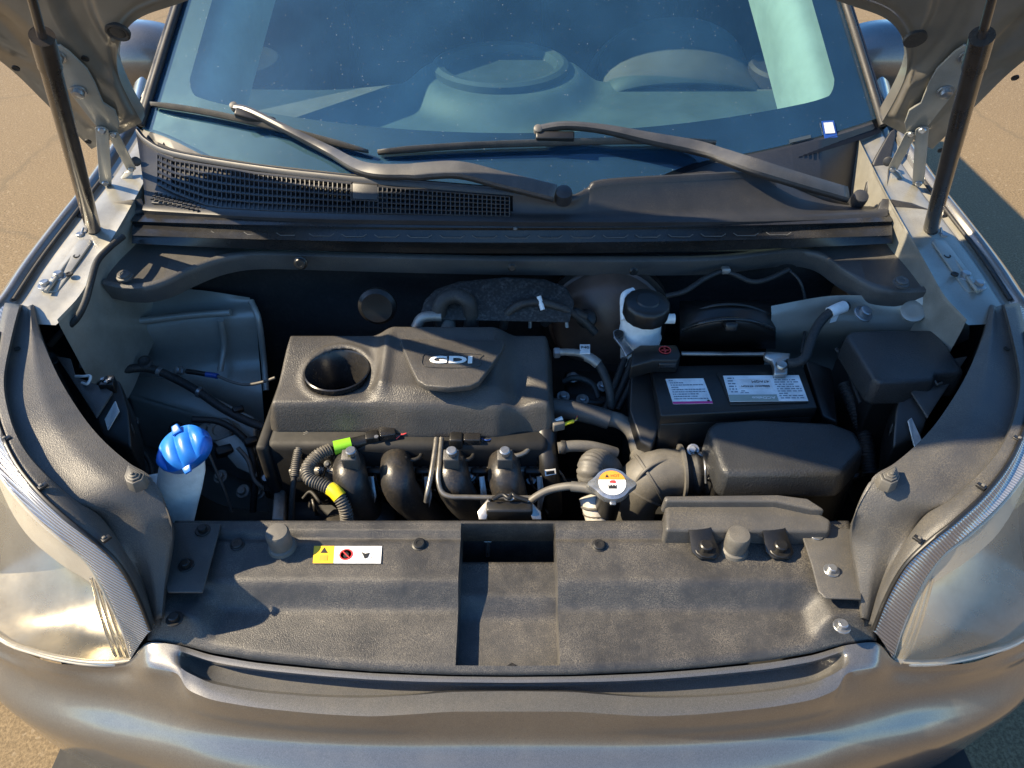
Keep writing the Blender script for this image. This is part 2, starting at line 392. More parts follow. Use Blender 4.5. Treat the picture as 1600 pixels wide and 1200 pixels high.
# ---- bumper: stations (half width U in px from the middle; (v, z) for each profile point)
BST = [
 (0,   [(1058,.843),(1067,.842),(1071,.816),(1077,.816),(1079.5,.838),(1112,.838),(1138,.802),(1165,.766),(1200,.758)], (-.035,-.05)),
 (95,  [(1057,.843),(1066,.842),(1070,.816),(1078,.816),(1080.5,.838),(1112,.838),(1138,.802),(1164,.766),(1200,.757)], (-.035,-.05)),
 (150, [(1055,.843),(1065,.842),(1069,.814),(1083,.814),(1085.5,.836),(1116,.836),(1140,.801),(1163,.766),(1199,.756)], (-.035,-.05)),
 (220, [(1052,.843),(1062,.842),(1066,.812),(1087,.812),(1090,.835),(1120,.834),(1142,.800),(1161,.766),(1198,.755)], (-.035,-.05)),
 (300, [(1046,.843),(1056,.842),(1060,.812),(1086,.812),(1089,.834),(1116,.833),(1138,.800),(1157,.764),(1196,.752)], (-.034,-.05)),
 (400, [(1036,.843),(1046,.842),(1050,.812),(1078,.812),(1081,.834),(1106,.833),(1130,.798),(1148,.760),(1192,.746)], (-.03,-.05)),
 (470, [(1024,.844),(1034,.843),(1038,.814),(1064,.814),(1068,.836),(1094,.834),(1118,.796),(1138,.755),(1186,.737)], (-.025,-.05)),
 (508, [(1012,.848),(1021,.847),(1025,.832),(1046,.832),(1050,.842),(1078,.835),(1106,.794),(1128,.750),(1180,.730)], (-.02,-.05)),
 (522, [(1008,.852),(1016,.8505),(1024,.849),(1032,.8475),(1040,.846),(1050,.843),(1092,.792),(1122,.747),(1177,.726)], (-.015,-.05)),
 (572, [(1001,.853),(1009,.851),(1017,.849),(1025,.846),(1034,.843),(1044,.838),(1080,.787),(1110,.738),(1171,.715)], (-.01,-.05)),
 (598, [(1036,.812),(1038,.810),(1040,.808),(1042,.806),(1044,.803),(1047,.798),(1074,.770),(1102,.729),(1165,.707)], (-.008,-.05)),
 (650, [(1040,.796),(1041,.793),(1043,.790),(1045,.787),(1047,.784),(1050,.779),(1070,.757),(1096,.720),(1158,.695)], (-.005,-.05)),
 (720, [(1037,.785),(1038,.782),(1040,.779),(1042,.776),(1044,.773),(1047,.768),(1066,.745),(1090,.708),(1148,.676)], (0,-.05)),
 (800, [(1004,.758),(1005,.755),(1007,.752),(1009,.749),(1012,.745),(1015,.740),(1038,.715),(1064,.682),(1120,.648)], (.01,-.05)),
 (900, [(955,.760),(957,.757),(959,.753),(961,.749),(963,.745),(966,.740),(985,.715),(1008,.682),(1058,.632)], (.02,-.05)),
]
def bump_station(U, pv, tail, sx):
    pts = [mir(W(800 - U, v, z), -sx) if sx > 0 else W(800 - U, v, z) for v, z in pv]
    e = pts[-1].copy(); dy, dz = tail
    pts += [e + Vector((0, dy, dz)), e + Vector((0, dy * .9 + .01, dz - .10)), e + Vector((0, .03, dz - .19))]
    return pts
st = [bump_station(U, pv, t, -1) for U, pv, t in reversed(BST)] + [bump_station(U, pv, t, 1) for U, pv, t in BST[1:]]
for side_, k0 in ((0, 0), (1, len(st) - 1)):
    sg = -1 if side_ == 0 else 1; ext = [p + Vector((sg * .012, .16, .012)) for p in st[k0]]
    if side_ == 0: st.insert(0, ext)
    else: st.append([p + Vector((.012, .16, .012)) for p in st[-1]])
# profile resampled straight, stations splined lightly so the channel keeps its shape
cols = []
for j in range(len(st[0])):
    cj = [s[j] for s in st]
    if j >= 6: cols.append(cr(cj, 8)); continue
    c8 = []
    for a, b in zip(cj, cj[1:]): c8 += [a.lerp(b, q / 8) for q in range(8)]
    c8.append(cj[-1])
    for it in range(5): c8 = [c8[0]] + [c8[q] * .5 + (c8[q - 1] + c8[q + 1]) * .25 for q in range(1, len(c8) - 1)] + [c8[-1]]
    cols.append(c8)
rows = []
for i in range(len(cols[0])):
    pr = [c[i] for c in cols]; out = []
    for k in range(len(pr) - 1):
        n = 3 if k < 5 else 4
        for q in range(n): out.append(pr[k].lerp(pr[k + 1], q / n))
    out.append(pr[-1])
    # round the nose: smooth only the lower points, light smoothing of the ledge edges
    for it in range(6):
        o2 = list(out)
        for k in range(1, len(out) - 1):
            w = 0.5 if k > 21 else (0.10 if it < 1 else 0)
            o2[k] = out[k] * (1 - w) + (out[k - 1] + out[k + 1]) * (w / 2)
        out = o2
    rows.append(out)
for it in range(110):
    new = [list(r) for r in rows]
    for i in range(1, len(rows) - 1):
        for k in range(17, len(rows[0])):
            w = .5 * min(1, (k - 16) / 4); new[i][k] = rows[i][k] * (1 - w) + (rows[i - 1][k] + rows[i + 1][k]) * (w / 2)
    rows = new
bumper = grid('bumper', rows, PAINT, car, auto=38)
PF = [(W(800 - U, pv[0][0], pv[0][1])) for U, pv, t in BST[:10]]           # front edge of the top cover (left half)
lo = []
for s in st:
    e = s[-1]; lo.append([e + Vector((0, .02, .05)), e + Vector((0, .03, -.02)), e + Vector((0, .03, -.10)), e + Vector((0, .04, -.18)), e + Vector((0, .09, -.26))])
lo = [[Vector((p.x * .955, p.y + .01, p.z)) for p in q] for q in lo[1:-1]]
loft('lower_grille', lo, BLACK, car, nu=3, nv=3)

# ---- radiator top cover: a moulded panel with a latch slot
fx = [-p.x for p in PF]; fy = [p.y for p in PF]
SX0, SX1, YR = -.0735, .0625, .706
def pan_z(x, y, slot=True):
    a = abs(x)
    z = interp([.40, .582, .588, .608, .614, .674, .678, .684, .688, .706], [.838, .861, .864, .891, .894, .896, .893, .893, .903, .905], y)
    z = max(z, z) if y >= .614 else z + (.884 - z) * ss(.400, .432, a) * ss(.006, .03, y - interp(fx, fy, a)) if .884 > z else z
    yf = interp(fx, fy, a); z = z * ss(-.012, .012, y - yf) + (z - .004) * (1 - ss(-.012, .012, y - yf))
    z -= .006 * (1 - ss(yf, yf + .012, y))
    if slot and SX0 < x < SX1 and .512 < y < .698: z -= (.026 + .010 * ss(.58, .62, y))
    return z
xs = [-.495 + .99 * i / 130 for i in range(131)]
xs = sorted([x for x in xs if min(abs(x - SX0), abs(x - SX1)) > .004] + [SX0 - .0035, SX0 - .0012, SX0 + .0008, SX0 + .003, SX1 - .003, SX1 - .0008, SX1 + .0012, SX1 + .0035])
ks = sorted([i / 46 for i in range(47)])
rows = []
for k in ks:
    r = []
    for x in xs:
        yf = interp(fx, fy, abs(x)) + .002; y = yf + (YR - yf) * k
        if abs(x) > .49: pass
        r.append(Vector((x, y, pan_z(x, y))))
    rows.append(r)
def hole(i, j):
    p = rows[i][j]; q = rows[i + 1][j + 1]
    return p.x > SX0 and q.x < SX1 and p.y > .664 and q.y < .699
rad_cover = grid('radiator_cover', rows, PANEL, car, skip=hole, solid=.003, off=-1, auto=70)
back = [[Vector((x, YR, pan_z(x, YR, False))), Vector((x, YR + .004, .89)), Vector((x, YR + .004, .80))] for x in xs[::4]]
grid('rear_flange', back, PANEL, rad_cover)
box('latch_well', (-.005, .683, .70), (.15, .05, .13), DARK, rad_cover, bevel=0)
tube('latch_pin', [W(762, 868, .82), W(762, 845, .85)], .0035, STEEL, rad_cover, seg=8)
box('latch_pin_head', W(762, 845, .853), (.012, .006, .003), STEEL, rad_cover, bevel=.001)
for u, v in ((655, 851), (936, 853), (371, 851)):
    clip(W(u, v, .896), .0085, BLACK, rad_cover)
def bumpstop(u, v, mat):
    return lathe('bump_stop', W(u, v + 16, .897), (0, -.06, 1), [(.021, -.003), (.019, .004), (.016, .006), (.0165, .012), (.017, .024), (.0165, .034), (.0145, .0375), (.008, .0385)], mat, rad_cover, seg=24)
bumpstop(441, 838, CARB); bumpstop(1147, 842, CARB)
# two straps with screws at the right, holding the air duct
for u0 in (1073, 1189):
    s = pxplate('duct_strap', [(u0, 814, .925), (u0 + 38, 814, .925), (u0 + 40, 833, .924), (u0 + 52, 862, .903), (u0 + 46, 872, .902), (u0 + 20, 872, .902), (u0 + 8, 862, .903), (u0 + 4, 833, .924)], .92, .004, BLACK, rad_cover, bevel=.0015)
    bolt(W(u0 + 29, 858, .905), (0, -.05, 1), .0095, BLACK, s, 'screw')
# bolted plates at both ends of the panel
for sx in (-1, 1):
    P = [(262, 816), (345, 818), (338, 845), (322, 905), (316, 925), (262, 925), (252, 900), (250, 860)] if sx < 0 else [(1250, 826), (1332, 826), (1345, 868), (1348, 905), (1346, 936), (1290, 934), (1279, 924), (1268, 880)]
    pl = pxplate('end_plate', P, .909, .004, COVER, rad_cover, bevel=.0015)
    for b in ([(317, 829), (291, 884)] if sx < 0 else [(1275, 835), (1299, 892)]): bolt(W(b[0], b[1], .909), (0, 0, 1), .0065, ZINC if sx > 0 else BLACK, pl)
bolt(W(1315, 979, .886), (0, 0, 1), .0068, ZINC, rad_cover); bolt(W(273, 968, .886), (0, 0, 1), .0068, BLACK, rad_cover)
# warning sticker
def zl(x, y): return pan_z(x, y) + .0012
sk = [W(491, 854, .896), W(597, 854, .896), W(595, 881, .896), W(489, 881, .896)]
def stick(f0, f1, mat, nme, lift, g0=0, g1=1, par=None):
    a = sk[0].lerp(sk[1], f0); b = sk[0].lerp(sk[1], f1); c = sk[3].lerp(sk[2], f1); d = sk[3].lerp(sk[2], f0)
    q = [a.lerp(d, g0), b.lerp(c, g0), c.lerp(b, 1 - g1), d.lerp(a, 1 - g1)]
    return prism(nme, [p + Vector((0, 0, lift)) for p in q], (0, 0, -.0006), mat, par, bevel=0)
def on_sticker(f, g, lift=.0016): return sk[0].lerp(sk[1], f).lerp(sk[3].lerp(sk[2], f), g) + Vector((0, 0, lift))
lab = stick(0, 1, LABEL, 'warning_sticker', .0012, par=rad_cover); lab['label'] = 'white and yellow warning sticker with a crossed-out hand'
stick(0, .30, YELLOW, 'yellow_field', .0016, par=lab)
mk('warning_triangle', [on_sticker(.10, .42, .0021), on_sticker(.21, .42, .0021), on_sticker(.155, .1, .0021)], [(0, 1, 2)], INK, lab)
prism('manual_symbol', [on_sticker(.09, .55, .0021), on_sticker(.215, .55, .0021), on_sticker(.215, .85, .0021), on_sticker(.09, .85, .0021)], (0, 0, -.0003), ORANGE, lab, bevel=0)
lathe('ban_ring', on_sticker(.48, .5, .0014), (0, 0, 1), [(.0095, 0), (.0095, .0005), (.0078, .0005), (.0078, 0)], RED, lab, seg=24)
hp = on_sticker(.48, .52, .0019); hv = []
prism('hand_symbol', [hp + Vector((a * .0042, b * .0042, 0)) for a, b in ((-.9, -.2), (-.5, -1.2), (.5, -1.2), (.9, -.3), (.9, .6), (.65, .6), (.6, 0), (.45, 1.1), (.2, 1.1), (.15, .1), (0, 1.3), (-.25, 1.3), (-.25, .1), (-.45, 1.0), (-.7, .9), (-.65, 0))], (0, 0, -.0003), INK, lab, bevel=0)
prism('ban_bar', [hp + Vector((a, b, .0006)) for a, b in ((-.0066, .0054), (-.0054, .0066), (.0066, -.0054), (.0054, -.0066))], (0, 0, -.0002), RED, lab, bevel=0)
fp = on_sticker(.80, .5, .0019)
prism('fan_symbol', [fp + Vector((a * .006, b * .006, 0)) for a, b in ((-1.6, .7), (-.6, .2), (.4, .5), (.1, -.9), (-.6, -1.2), (-1.0, -.3))], (0, 0, -.0003), INK, lab, bevel=0)
for a, b in ((.9, .6), (1.3, -.2), (.8, -1.0), (1.6, .9)): prism('spark', [fp + Vector((a * .006 + q, b * .006 + w, 0)) for q, w in ((0, 0), (.0018, .0006), (.0016, .0012), (-.0002, .0006))], (0, 0, -.0003), INK, lab, bevel=0)

# ---- headlight covers (crescent mouldings), headlights, fenders, aprons : built for the left, mirrored for the right
CST = [  # outer edge O, step G, inner edge I, wall foot
 ((8, 474, 1.098), (30, 476), (44, 480), (50, 476, 1.082), (56, 480, 1.03)),
 ((-2, 520, 1.098), (18, 522), (42, 524), (60, 518, 1.078), (66, 526, 1.00)),
 ((-8, 585, 1.093), (5, 592), (34, 596), (88, 585, 1.070), (94, 600, .96)),
 ((-6, 648, 1.086), (14, 652), (40, 655), (124, 645, 1.062), (130, 660, .93)),
 ((20, 716, 1.075), (36, 702), (60, 698), (158, 687, 1.055), (164, 702, .90)),
 ((60, 770, 1.062), (72, 745), (92, 740), (200, 724, 1.048), (207, 742, .88)),
 ((108, 815, 1.042), (116, 784), (132, 782), (236, 748, 1.036), (246, 775, .87)),
 ((150, 848, 1.018), (154, 808), (168, 812), (262, 800, 1.00), (270, 822, .87)),
 ((188, 886, .985), (190, 860), (200, 858), (264, 850, .955), (272, 860, .86)),
 ((216, 935, .935), (218, 915), (224, 912), (256, 915, .915), (262, 920, .85)),
 ((236, 985, .880), (238, 975), (240, 970), (252, 965, .885), (258, 968, .84)),
]
def cover_rows(sx):
    rows = []
    for o, g1, g2, i, f in CST:
        h = min(.016, abs(o[2] - i[2]) * .6 + .004)
        p = [W(*o), W(g1[0], g1[1], o[2]), W(g1[0] + 4, g1[1] + 1, o[2] - h), W(g2[0], g2[1], o[2] - h - .001), W((g2[0] + i[0]) / 2, (g2[1] + i[1]) / 2, (o[2] - h + i[2]) / 2 + .003), W(*i), W(i[0] * .6 + f[0] * .4, i[1] * .6 + f[1] * .4, i[2] - .006), W(*f)]
        rows.append([mir(q, -sx) if sx > 0 else q for q in p])
    return rows
def L(p, sx): return mir(p, -1) if sx > 0 else p
LT = [(-70, 560, 1.09), (-48, 650, 1.085), (-4, 735, 1.065), (42, 793, 1.045), (92, 838, 1.02), (132, 872, .99), (165, 922, .945), (190, 980, .88), (205, 1032, .805)]
LB = [(-75, 575, 1.08), (-74, 715, .93), (-82, 845, .84), (-62, 945, .785), (0, 1002, .757), (62, 1026, .775), (120, 1038, .788), (168, 1041, .796), (203, 1038, .800)]
for sx in (-1, 1):
    side = 'left' if sx < 0 else 'right'
    rows = cover_rows(sx)
    cols = [cr([r[j] for r in rows], 6) for j in range(8)]
    rr = []
    for i in range(len(cols[0])):
        pr = [c[i] for c in cols]; out = []
        for k in range(7):
            n = 4 if k in (3, 4) else 2
            for q in range(n): out.append(pr[k].lerp(pr[k + 1], q / n))
        out.append(pr[-1]); out.append(pr[-1] + Vector((0, 0, -.15))); out.append(pr[-1] + Vector((0, 0, -.42))); rr.append(out)  # wall carried down below the cover, added to keep sun out
    hc = grid('headlight_cover', rr, COVER, car, solid=.0025, auto=55)
    hc['label'] = 'black crescent-shaped plastic cover beside the %s headlight' % side
    # front flank down to the panel
    fl = [[L(W(262, 800, 1.0), sx), L(W(268, 835, .93), sx), L(W(270, 862, .88), sx)], [L(W(264, 850, .955), sx), L(W(262, 880, .91), sx), L(W(262, 905, .875), sx)],
          [L(W(256, 915, .915), sx), L(W(254, 935, .89), sx), L(W(254, 945, .87), sx)], [L(W(252, 965, .885), sx), L(W(250, 975, .872), sx), L(W(250, 985, .86), sx)]]
    loft('front_flank', fl, COVER, hc, nu=4, nv=3)
    # rubber wedge with concentric ridges
    c0 = L(W(211, 745, 1.050), sx)
    for q in range(7):
        k = 1 - q * .13
        tri = [L(W(200 + 0, 726, 1.062), sx), L(W(226, 740, 1.060), sx), L(W(222, 750, 1.058), sx), L(W(207, 756, 1.058), sx), L(W(197, 752, 1.058), sx), L(W(194, 744, 1.060), sx)]
        cc = sum(tri, Vector()) / 6
        pr = [cc + (p - cc) * k + Vector((0, 0, .0012 * q * (1 if q % 2 == 0 else .4))) for p in tri]
        prism('rubber_wedge' if q == 0 else 'wedge_ridge', pr, (0, 0, -.016 if q == 0 else -.002), CARB if q % 2 == 0 else RUBBER, hc, bevel=.001, taper=1.15 if q == 0 else 1)
    for u, v, z in ((10, 686, 1.081), (67, 760, 1.066), (166, 842, 1.02)):
        p = L(W(u, v, z), sx)
        box('clip_window', p, (.011, .007, .004), BLACK, hc, rot=(0, 0, -sx * .9), bevel=.0006)
        box('clip_tab', p + Vector((.002 * sx, 0, .002)), (.004, .004, .004), CARB, hc, rot=(0, 0, -sx * .9), bevel=.0006)
    lathe('clip_hole', L(W(27, 545, 1.083), sx), (0, 0, 1), [(.0045, 0), (.0045, .0012), (.0036, .0012), (.003, .0004)], DARK, hc, seg=12)
    # ---- headlight
    hl = thing('headlight', '', 'x', (0, 0, 0)); del hl['label']; del hl['category']; hl.name = 'headlight'
    hl.parent = car; hl.matrix_parent_inverse = Matrix.Translation(-car.location)
    hl['label'] = '%s headlight with clear lens and ribbed strip along its inner edge' % side
    A = [L(W(*p), sx) for p in LT]; B = [L(W(*p), sx) for p in LB]
    nrm = Vector((sx * .45, -.62, .55)).normalized()
    stn = [[a, a.lerp(b, .2) + nrm * .016 * min(1, i / 1.5) * (1 if i < 7 else .4), a.lerp(b, .5) + nrm * .026 * min(1, i / 1.5) * (1 if i < 7 else .4), a.lerp(b, .8) + nrm * .016 * min(1, i / 1.5) * (1 if i < 7 else .4), b] for i, (a, b) in enumerate(zip(A, B))]
    loft('lens', stn, LENS, hl, nu=5, nv=5)
    stn2 = [[a + Vector((0, .003, -.004)), a.lerp(b, .08) - nrm * .014, a.lerp(b, .25) - nrm * .022] for a, b in zip(A, B)]
    loft('bezel', stn2, BEZEL, hl, nu=5, nv=4)
    stn3 = [[a.lerp(b, .25) - nrm * .022, a.lerp(b, .32) - nrm * .075 * min(1, i / 2) * min(1, (8 - i) / 2), a.lerp(b, .55) - nrm * .11 * min(1, i / 2) * min(1, (8 - i) / 2), a.lerp(b, .85) - nrm * .06 * min(1, i / 2) * min(1, (8 - i) / 2), b + Vector((0, .004, -.002))] for i, (a, b) in enumerate(zip(A, B))]
    loft('reflector', stn3, REFL, hl, nu=5, nv=5)
    mid = [A[i].lerp(B[i], .02 + .03 * (i > 5)) for i in range(len(A))]
    tube('lens_trim', [p - nrm * .003 for p in mid[1:]], .0035, BEZEL, hl, seg=8, n=5)
    for q in range(3):
        tube('lens_bar', [L(W(128 + q * 8, 905 + q * 2, .95), sx) - nrm * .012, L(W(150 + q * 9, 975, .86), sx) - nrm * .010, L(W(168 + q * 9, 1030, .80), sx) - nrm * .012], .0022, CHROME, hl, seg=6, n=5)
    tube('lower_trim', [b - nrm * .004 + Vector((0, 0, .006)) for b in B[2:]], .005, BEZEL, hl, seg=8, n=5)
    # ribbed strip between cover and lens
    OE = [W(*c[0]) for c in CST]
    OE = [L(p, sx) for p in OE]
    lt_s = cr(A, 8); oe_s = cr(OE, 6)
    stn4 = []
    for i in range(13):
        f = i / 12; p = oe_s[int(f * (len(oe_s) - 1))]; q = lt_s[int((.06 + .94 * f) * (len(lt_s) - 1))]
        stn4.append([p + Vector((0, 0, -.001)), p.lerp(q, .12) + nrm * .003, p.lerp(q, .5) + nrm * .004, p.lerp(q, .9) + nrm * .003, q])
    loft('light_guide', stn4, STRIP, hl, nu=4, nv=3)
    tube('strip_seal', [p + Vector((0, 0, .002)) for p in OE[1:]], .0028, BLACK, hl, seg=6, n=5)
    # ---- fender: outer skin, gutter, inner flange
    FA = [(-30, 500, 1.075), (5, 462, 1.087), (33, 420, 1.098), (62, 380, 1.11), (101, 330, 1.13), (154, 262, 1.15), (205, 180, 1.185), (222, 120, 1.20)]
    fst = []
    for i, (u, v, z) in enumerate(FA):
        a = W(u, v, z); w = [.115, .118, .118, .115, .108, .095, .085, .08][i]
        fst.append([L(q, sx) for q in (a + Vector((-.055, 0, -.35)), a + Vector((-.05, 0, -.10)), a + Vector((-.028, 0, -.025)), a + Vector((-.006, 0, -.002)), a + Vector((.004, 0, -.002)), a + Vector((.012, 0, -.014)), a + Vector((.030, 0, -.018)), a + Vector((.036, 0, -.008)), a + Vector((w, .0, -.010)), a + Vector((w + .006, 0, -.016)), a + Vector((w + .014, 0, -.22)))])
    fen = loft('fender', [q[:6] for q in fst], PAINT, car, nu=5, nv=3, auto=60)
    loft('inner_rail', [q[5:] for q in fst], RAILP, fen, nu=5, nv=3, auto=60)
    fen['label'] = 'grey painted %s fender with bolted inner flange' % side
    for u, v, z in ((72, 447, 1.088), (93, 433, 1.088), (128, 372, 1.103)):
        p = L(W(u, v, z), sx); bolt(p, (0, 0, 1), .0075, ZINC, fen)
    # flange plate standing on the fender rail with a slot
    pf = [(64, 454), (86, 424), (120, 378), (124, 374), (140, 373), (143, 378), (118, 414), (92, 452), (86, 456)]
    prism('rail_plate', [L(W(u, v, 1.084 + (454 - v) * .00031), sx) for u, v in pf], (0, 0, -.004), RAILP, fen, bevel=.001)
    tube('rail_bead', [L(W(u, v, z), sx) for u, v, z in ((72, 456, 1.089), (100, 418, 1.094), (128, 380, 1.103), (150, 345, 1.115))], .0035, RAILP, fen, seg=8)
    tube('gutter_seal', [L(W(u, v, z) + Vector((.014, 0, -.008)), sx) for u, v, z in FA[1:6]], .0035, RUBBER, fen, seg=8)
    for u, v, z in ((120, 400, 1.1), (108, 428, 1.095), (150, 358, 1.115)): lathe('rail_hole', L(W(u, v, z), sx), (0, 0, 1), [(.006, -.002), (.006, .0012), (.004, .0012), (.003, 0)], DARK, fen, seg=12)
    # ---- apron (inner wing with suspension tower), painted sheet metal
    if sx < 0:
        ap = [[(100, 462, 1.05), (150, 452, .99), (200, 450, .975), (300, 452, .97), (390, 465, .965)],
              [(90, 490, 1.0), (150, 478, .96), (200, 488, .945), (300, 478, .95), (392, 472, .955)],
              [(85, 520, .97), (145, 520, .92), (200, 520, .92), (300, 505, .93), (400, 498, .94)],
              [(95, 560, .91), (150, 560, .86), (200, 560, .85), (300, 560, .85), (405, 560, .84)],
              [(110, 600, .86), (165, 595, .84), (230, 600, .82), (310, 610, .80), (410, 620, .80)],
              [(130, 660, .76), (190, 640, .76), (260, 650, .74), (330, 680, .70), (415, 690, .70)],
              [(180, 760, .62), (230, 740, .62), (290, 760, .60), (350, 790, .58), (420, 800, .58)]]
    else:
        ap = [[(100, 462, 1.07), (150, 452, 1.065), (200, 462, 1.04), (300, 462, 1.03), (395, 478, 1.02)],
              [(90, 490, 1.03), (150, 490, 1.03), (200, 492, 1.01), (300, 488, 1.00), (395, 498, 1.00)],
              [(85, 520, 1.00), (150, 528, .97), (200, 525, .965), (300, 520, .96), (400, 530, .95)],
              [(95, 560, .91), (150, 560, .86), (200, 560, .85), (300, 560, .85), (405, 560, .84)],
              [(110, 600, .86), (165, 595, .84), (230, 600, .82), (310, 610, .80), (410, 620, .80)],
              [(130, 660, .76), (190, 640, .76), (260, 650, .74), (330, 680, .70), (415, 690, .70)],
              [(180, 760, .62), (230, 740, .62), (290, 760, .60), (350, 790, .58), (420, 800, .58)]]
    apo = loft('inner_wing', [[L(W(*p), sx) for p in r] for r in ap], BAY, car, nu=5, nv=6)
    apo['label'] = 'grey painted sheet-metal inner wing on the %s of the engine bay' % side
    # ---- rear corner bracket
    prism('cowl_end_bracket', [L(p, sx) for p in (W(108, 322, 1.125), W(165, 318, 1.125), W(190, 316, 1.125), W(205, 312, 1.135), W(222, 310, 1.135), W(228, 326, 1.12), W(205, 330, 1.12), W(120, 336, 1.12))], (0, -.01, -.055), COWL, car, bevel=.0015)
# ---- left wing extras
lathe('grommet', W(227, 566, .905), (.2, -.4, .9), [(.012, 0), (.013, .002), (.009, .004), (.004, .002)], RUBBER, car, seg=16)
lathe('grommet', W(80, 560, .97), (.5, -.4, .7), [(.011, 0), (.012, .002), (.009, .003), (.004, .001)], RUBBER, car, seg=16)
# ---- windshield, cowl, wipers, cabin
def gbase(x):                                        # foot of the glass
    k = (x / .72) ** 2; return Vector((x, 1.290 + .195 * k, 1.168 + .025 * k))
def gpt(f, s, lift=0.0):                             # f -1..1 across, s metres up the glass
    x0 = .735 * f; x1 = .60 * f; k = s / .80; b = gbase(x0)
    y = b.y + s * .80; z = b.z + s * .60 - .10 * k * k * .3
    p = Vector((x0 * (1 - k) + x1 * k, y, z)); n = Vector((f * .18, -.59, .79)).normalized(); return p + n * lift
def on_glass(u, v, lift=0.0):
    """where the line of sight at (u, v) meets the glass"""
    lo_, hi = .8, 3.0
    def side_(d):
        p = W(u, v, d=d); f = p.x / .735; q = None
        s = max(-.05, (p.y - gbase(max(-.735, min(.735, p.x))).y) / .80); k = s / .8
        f = p.x / (.735 * (1 - k) + .60 * k); return p.z - gpt(f, s).z
    for _ in range(40):
        m = (lo_ + hi) / 2
        if side_(m) > 0: lo_ = m
        else: hi = m
    return W(u, v, d=lo_) + Vector((0, -.59, .79)) * lift
def s_low(f): return -.06 * (1 - ss(.15, .5, f)) * (1 - .6 * ss(.7, .95, -f))
rows = [[gpt(-1 + 2 * j / 40, s_low(-1 + j / 20) + (.8 - s_low(-1 + j / 20)) * i / 25) for j in range(41)] for i in range(26)]
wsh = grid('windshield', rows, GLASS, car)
# frit: black band round the edge, on the inside of the glass
def fr_in(f): return .088 - .018 * abs(f) ** 2 + .03 * max(0, (abs(f) - .80) / .2) ** 2
rows = [[gpt(-1 + 2 * j / 60, s_low(-1 + j / 30) - .03 + (fr_in(-1 + 2 * j / 60) - s_low(-1 + j / 30) + .03) * i / 3, -.004) for j in range(61)] for i in range(4)]
grid('frit_border', rows, FRIT, wsh)
for sx in (-1, 1):
    rows = [[gpt(sx * (.905 + .095 * j / 3), .05 + .75 * i / 20, -.0042) for j in range(4)] for i in range(21)]
    grid('frit_border', rows, FRIT, wsh)
    # rounded corner filling
    cc = []
    for i in range(9):
        a = R(90) * i / 8
        cc.append(gpt(sx * (.908 - .055 * (1 - math.sin(a))), fr_in(.85) - .003 + .055 * (1 - math.cos(a)), -.0041))
    corner = gpt(sx * .95, .06, -.0041)
    mk('frit_border', [corner] + cc, [(0, i, i + 1) for i in range(1, 9)], FRIT, wsh)
    ap = [[gpt(sx * q, s, l) for q, l in ((.992, .004), (1.0, .010), (1.018, .010), (1.030, -.003), (1.036, -.03), (1.034, -.09))] for s in [-.02 + .86 * i / 10 for i in range(11)]]
    grid('pillar', ap, GLOSSB, car, auto=50)
    tube('pillar_seal', [gpt(sx * 1.0, s, .006) for s in (-.02, .2, .5, .8)], .008, RUBBER, car, seg=8)
    # inner pillar trim seen through the glass
    it = [[gpt(sx * q, s, l) for q, l in ((.99, -.02), (.94, -.03), (.89, -.045), (.865, -.10), (.90, -.20))] for s in (-.02, .1, .25, .45, .78)]
    loft('pillar_trim', it, HEADL, car, nu=4, nv=3)
# sticker on the glass (its code left out) and faint maker mark
sp = [on_glass(1283, 190, .002), on_glass(1302, 189, .002), on_glass(1308, 215, .002), on_glass(1288, 217, .002)]
sti = prism('sticker', sp, (0, .0006, -.0008), BLUEL, wsh, bevel=0)
sp2 = [on_glass(1286, 193, .0032), on_glass(1300, 192, .0032), on_glass(1304, 209, .0032), on_glass(1289, 210, .0032)]
prism('sticker_field', sp2, (0, .0003, -.0004), LABEL, sti, bevel=0)
mp = [on_glass(1233, 219, .0015), on_glass(1266, 211, .0015), on_glass(1267, 216, .0015), on_glass(1234, 224, .0015)]
prism('printed_mark', mp, (0, .0003, -.0004), plastic('faint_mark', (.06, .075, .08), .4), wsh, bevel=0)

# ---- cowl panel
TL = [(212, 205, 1.192), (228, 222, 1.18), (270, 241, 1.172), (400, 263, 1.163), (540, 279, 1.158), (700, 293, 1.153), (820, 303, 1.150), (868, 309, 1.147), (895, 311, 1.145), (918, 300, 1.150), (940, 287, 1.160), (1060, 279, 1.166), (1180, 273, 1.170), (1215, 277, 1.168), (1262, 298, 1.156), (1300, 312, 1.148), (1350, 318, 1.146), (1372, 312, 1.150), (1380, 285, 1.165), (1390, 230, 1.195), (1398, 204, 1.21)]
BL = [(226, 322, 1.128), (232, 323, 1.126), (262, 325, 1.124), (400, 333, 1.12), (540, 337, 1.117), (700, 339, 1.113), (820, 341, 1.11), (868, 341, 1.11), (895, 341, 1.11), (918, 341, 1.11), (940, 341, 1.11), (1060, 341, 1.111), (1180, 340, 1.115), (1215, 339, 1.117), (1262, 338, 1.118), (1300, 337, 1.12), (1350, 335, 1.122), (1368, 334, 1.124), (1374, 333, 1.125), (1380, 332, 1.126), (1384, 330, 1.127)]
def TD(u): return 1.275 + .213 * ((u - 800) / 590) ** 2
def BD(u): return 1.287 + .088 * ((u - 800) / 570) ** 2
def hump(u): return -.012 * ss(925, 955, u) * (1 - ss(1200, 1290, u)) + .02 * ss(1300, 1340, u)
T = cr([W(p[0], p[1], d=TD(p[0]) + hump(p[0])) for p in TL], 5); B = cr([W(p[0], p[1], d=BD(p[0])) for p in BL], 5)
cst = []
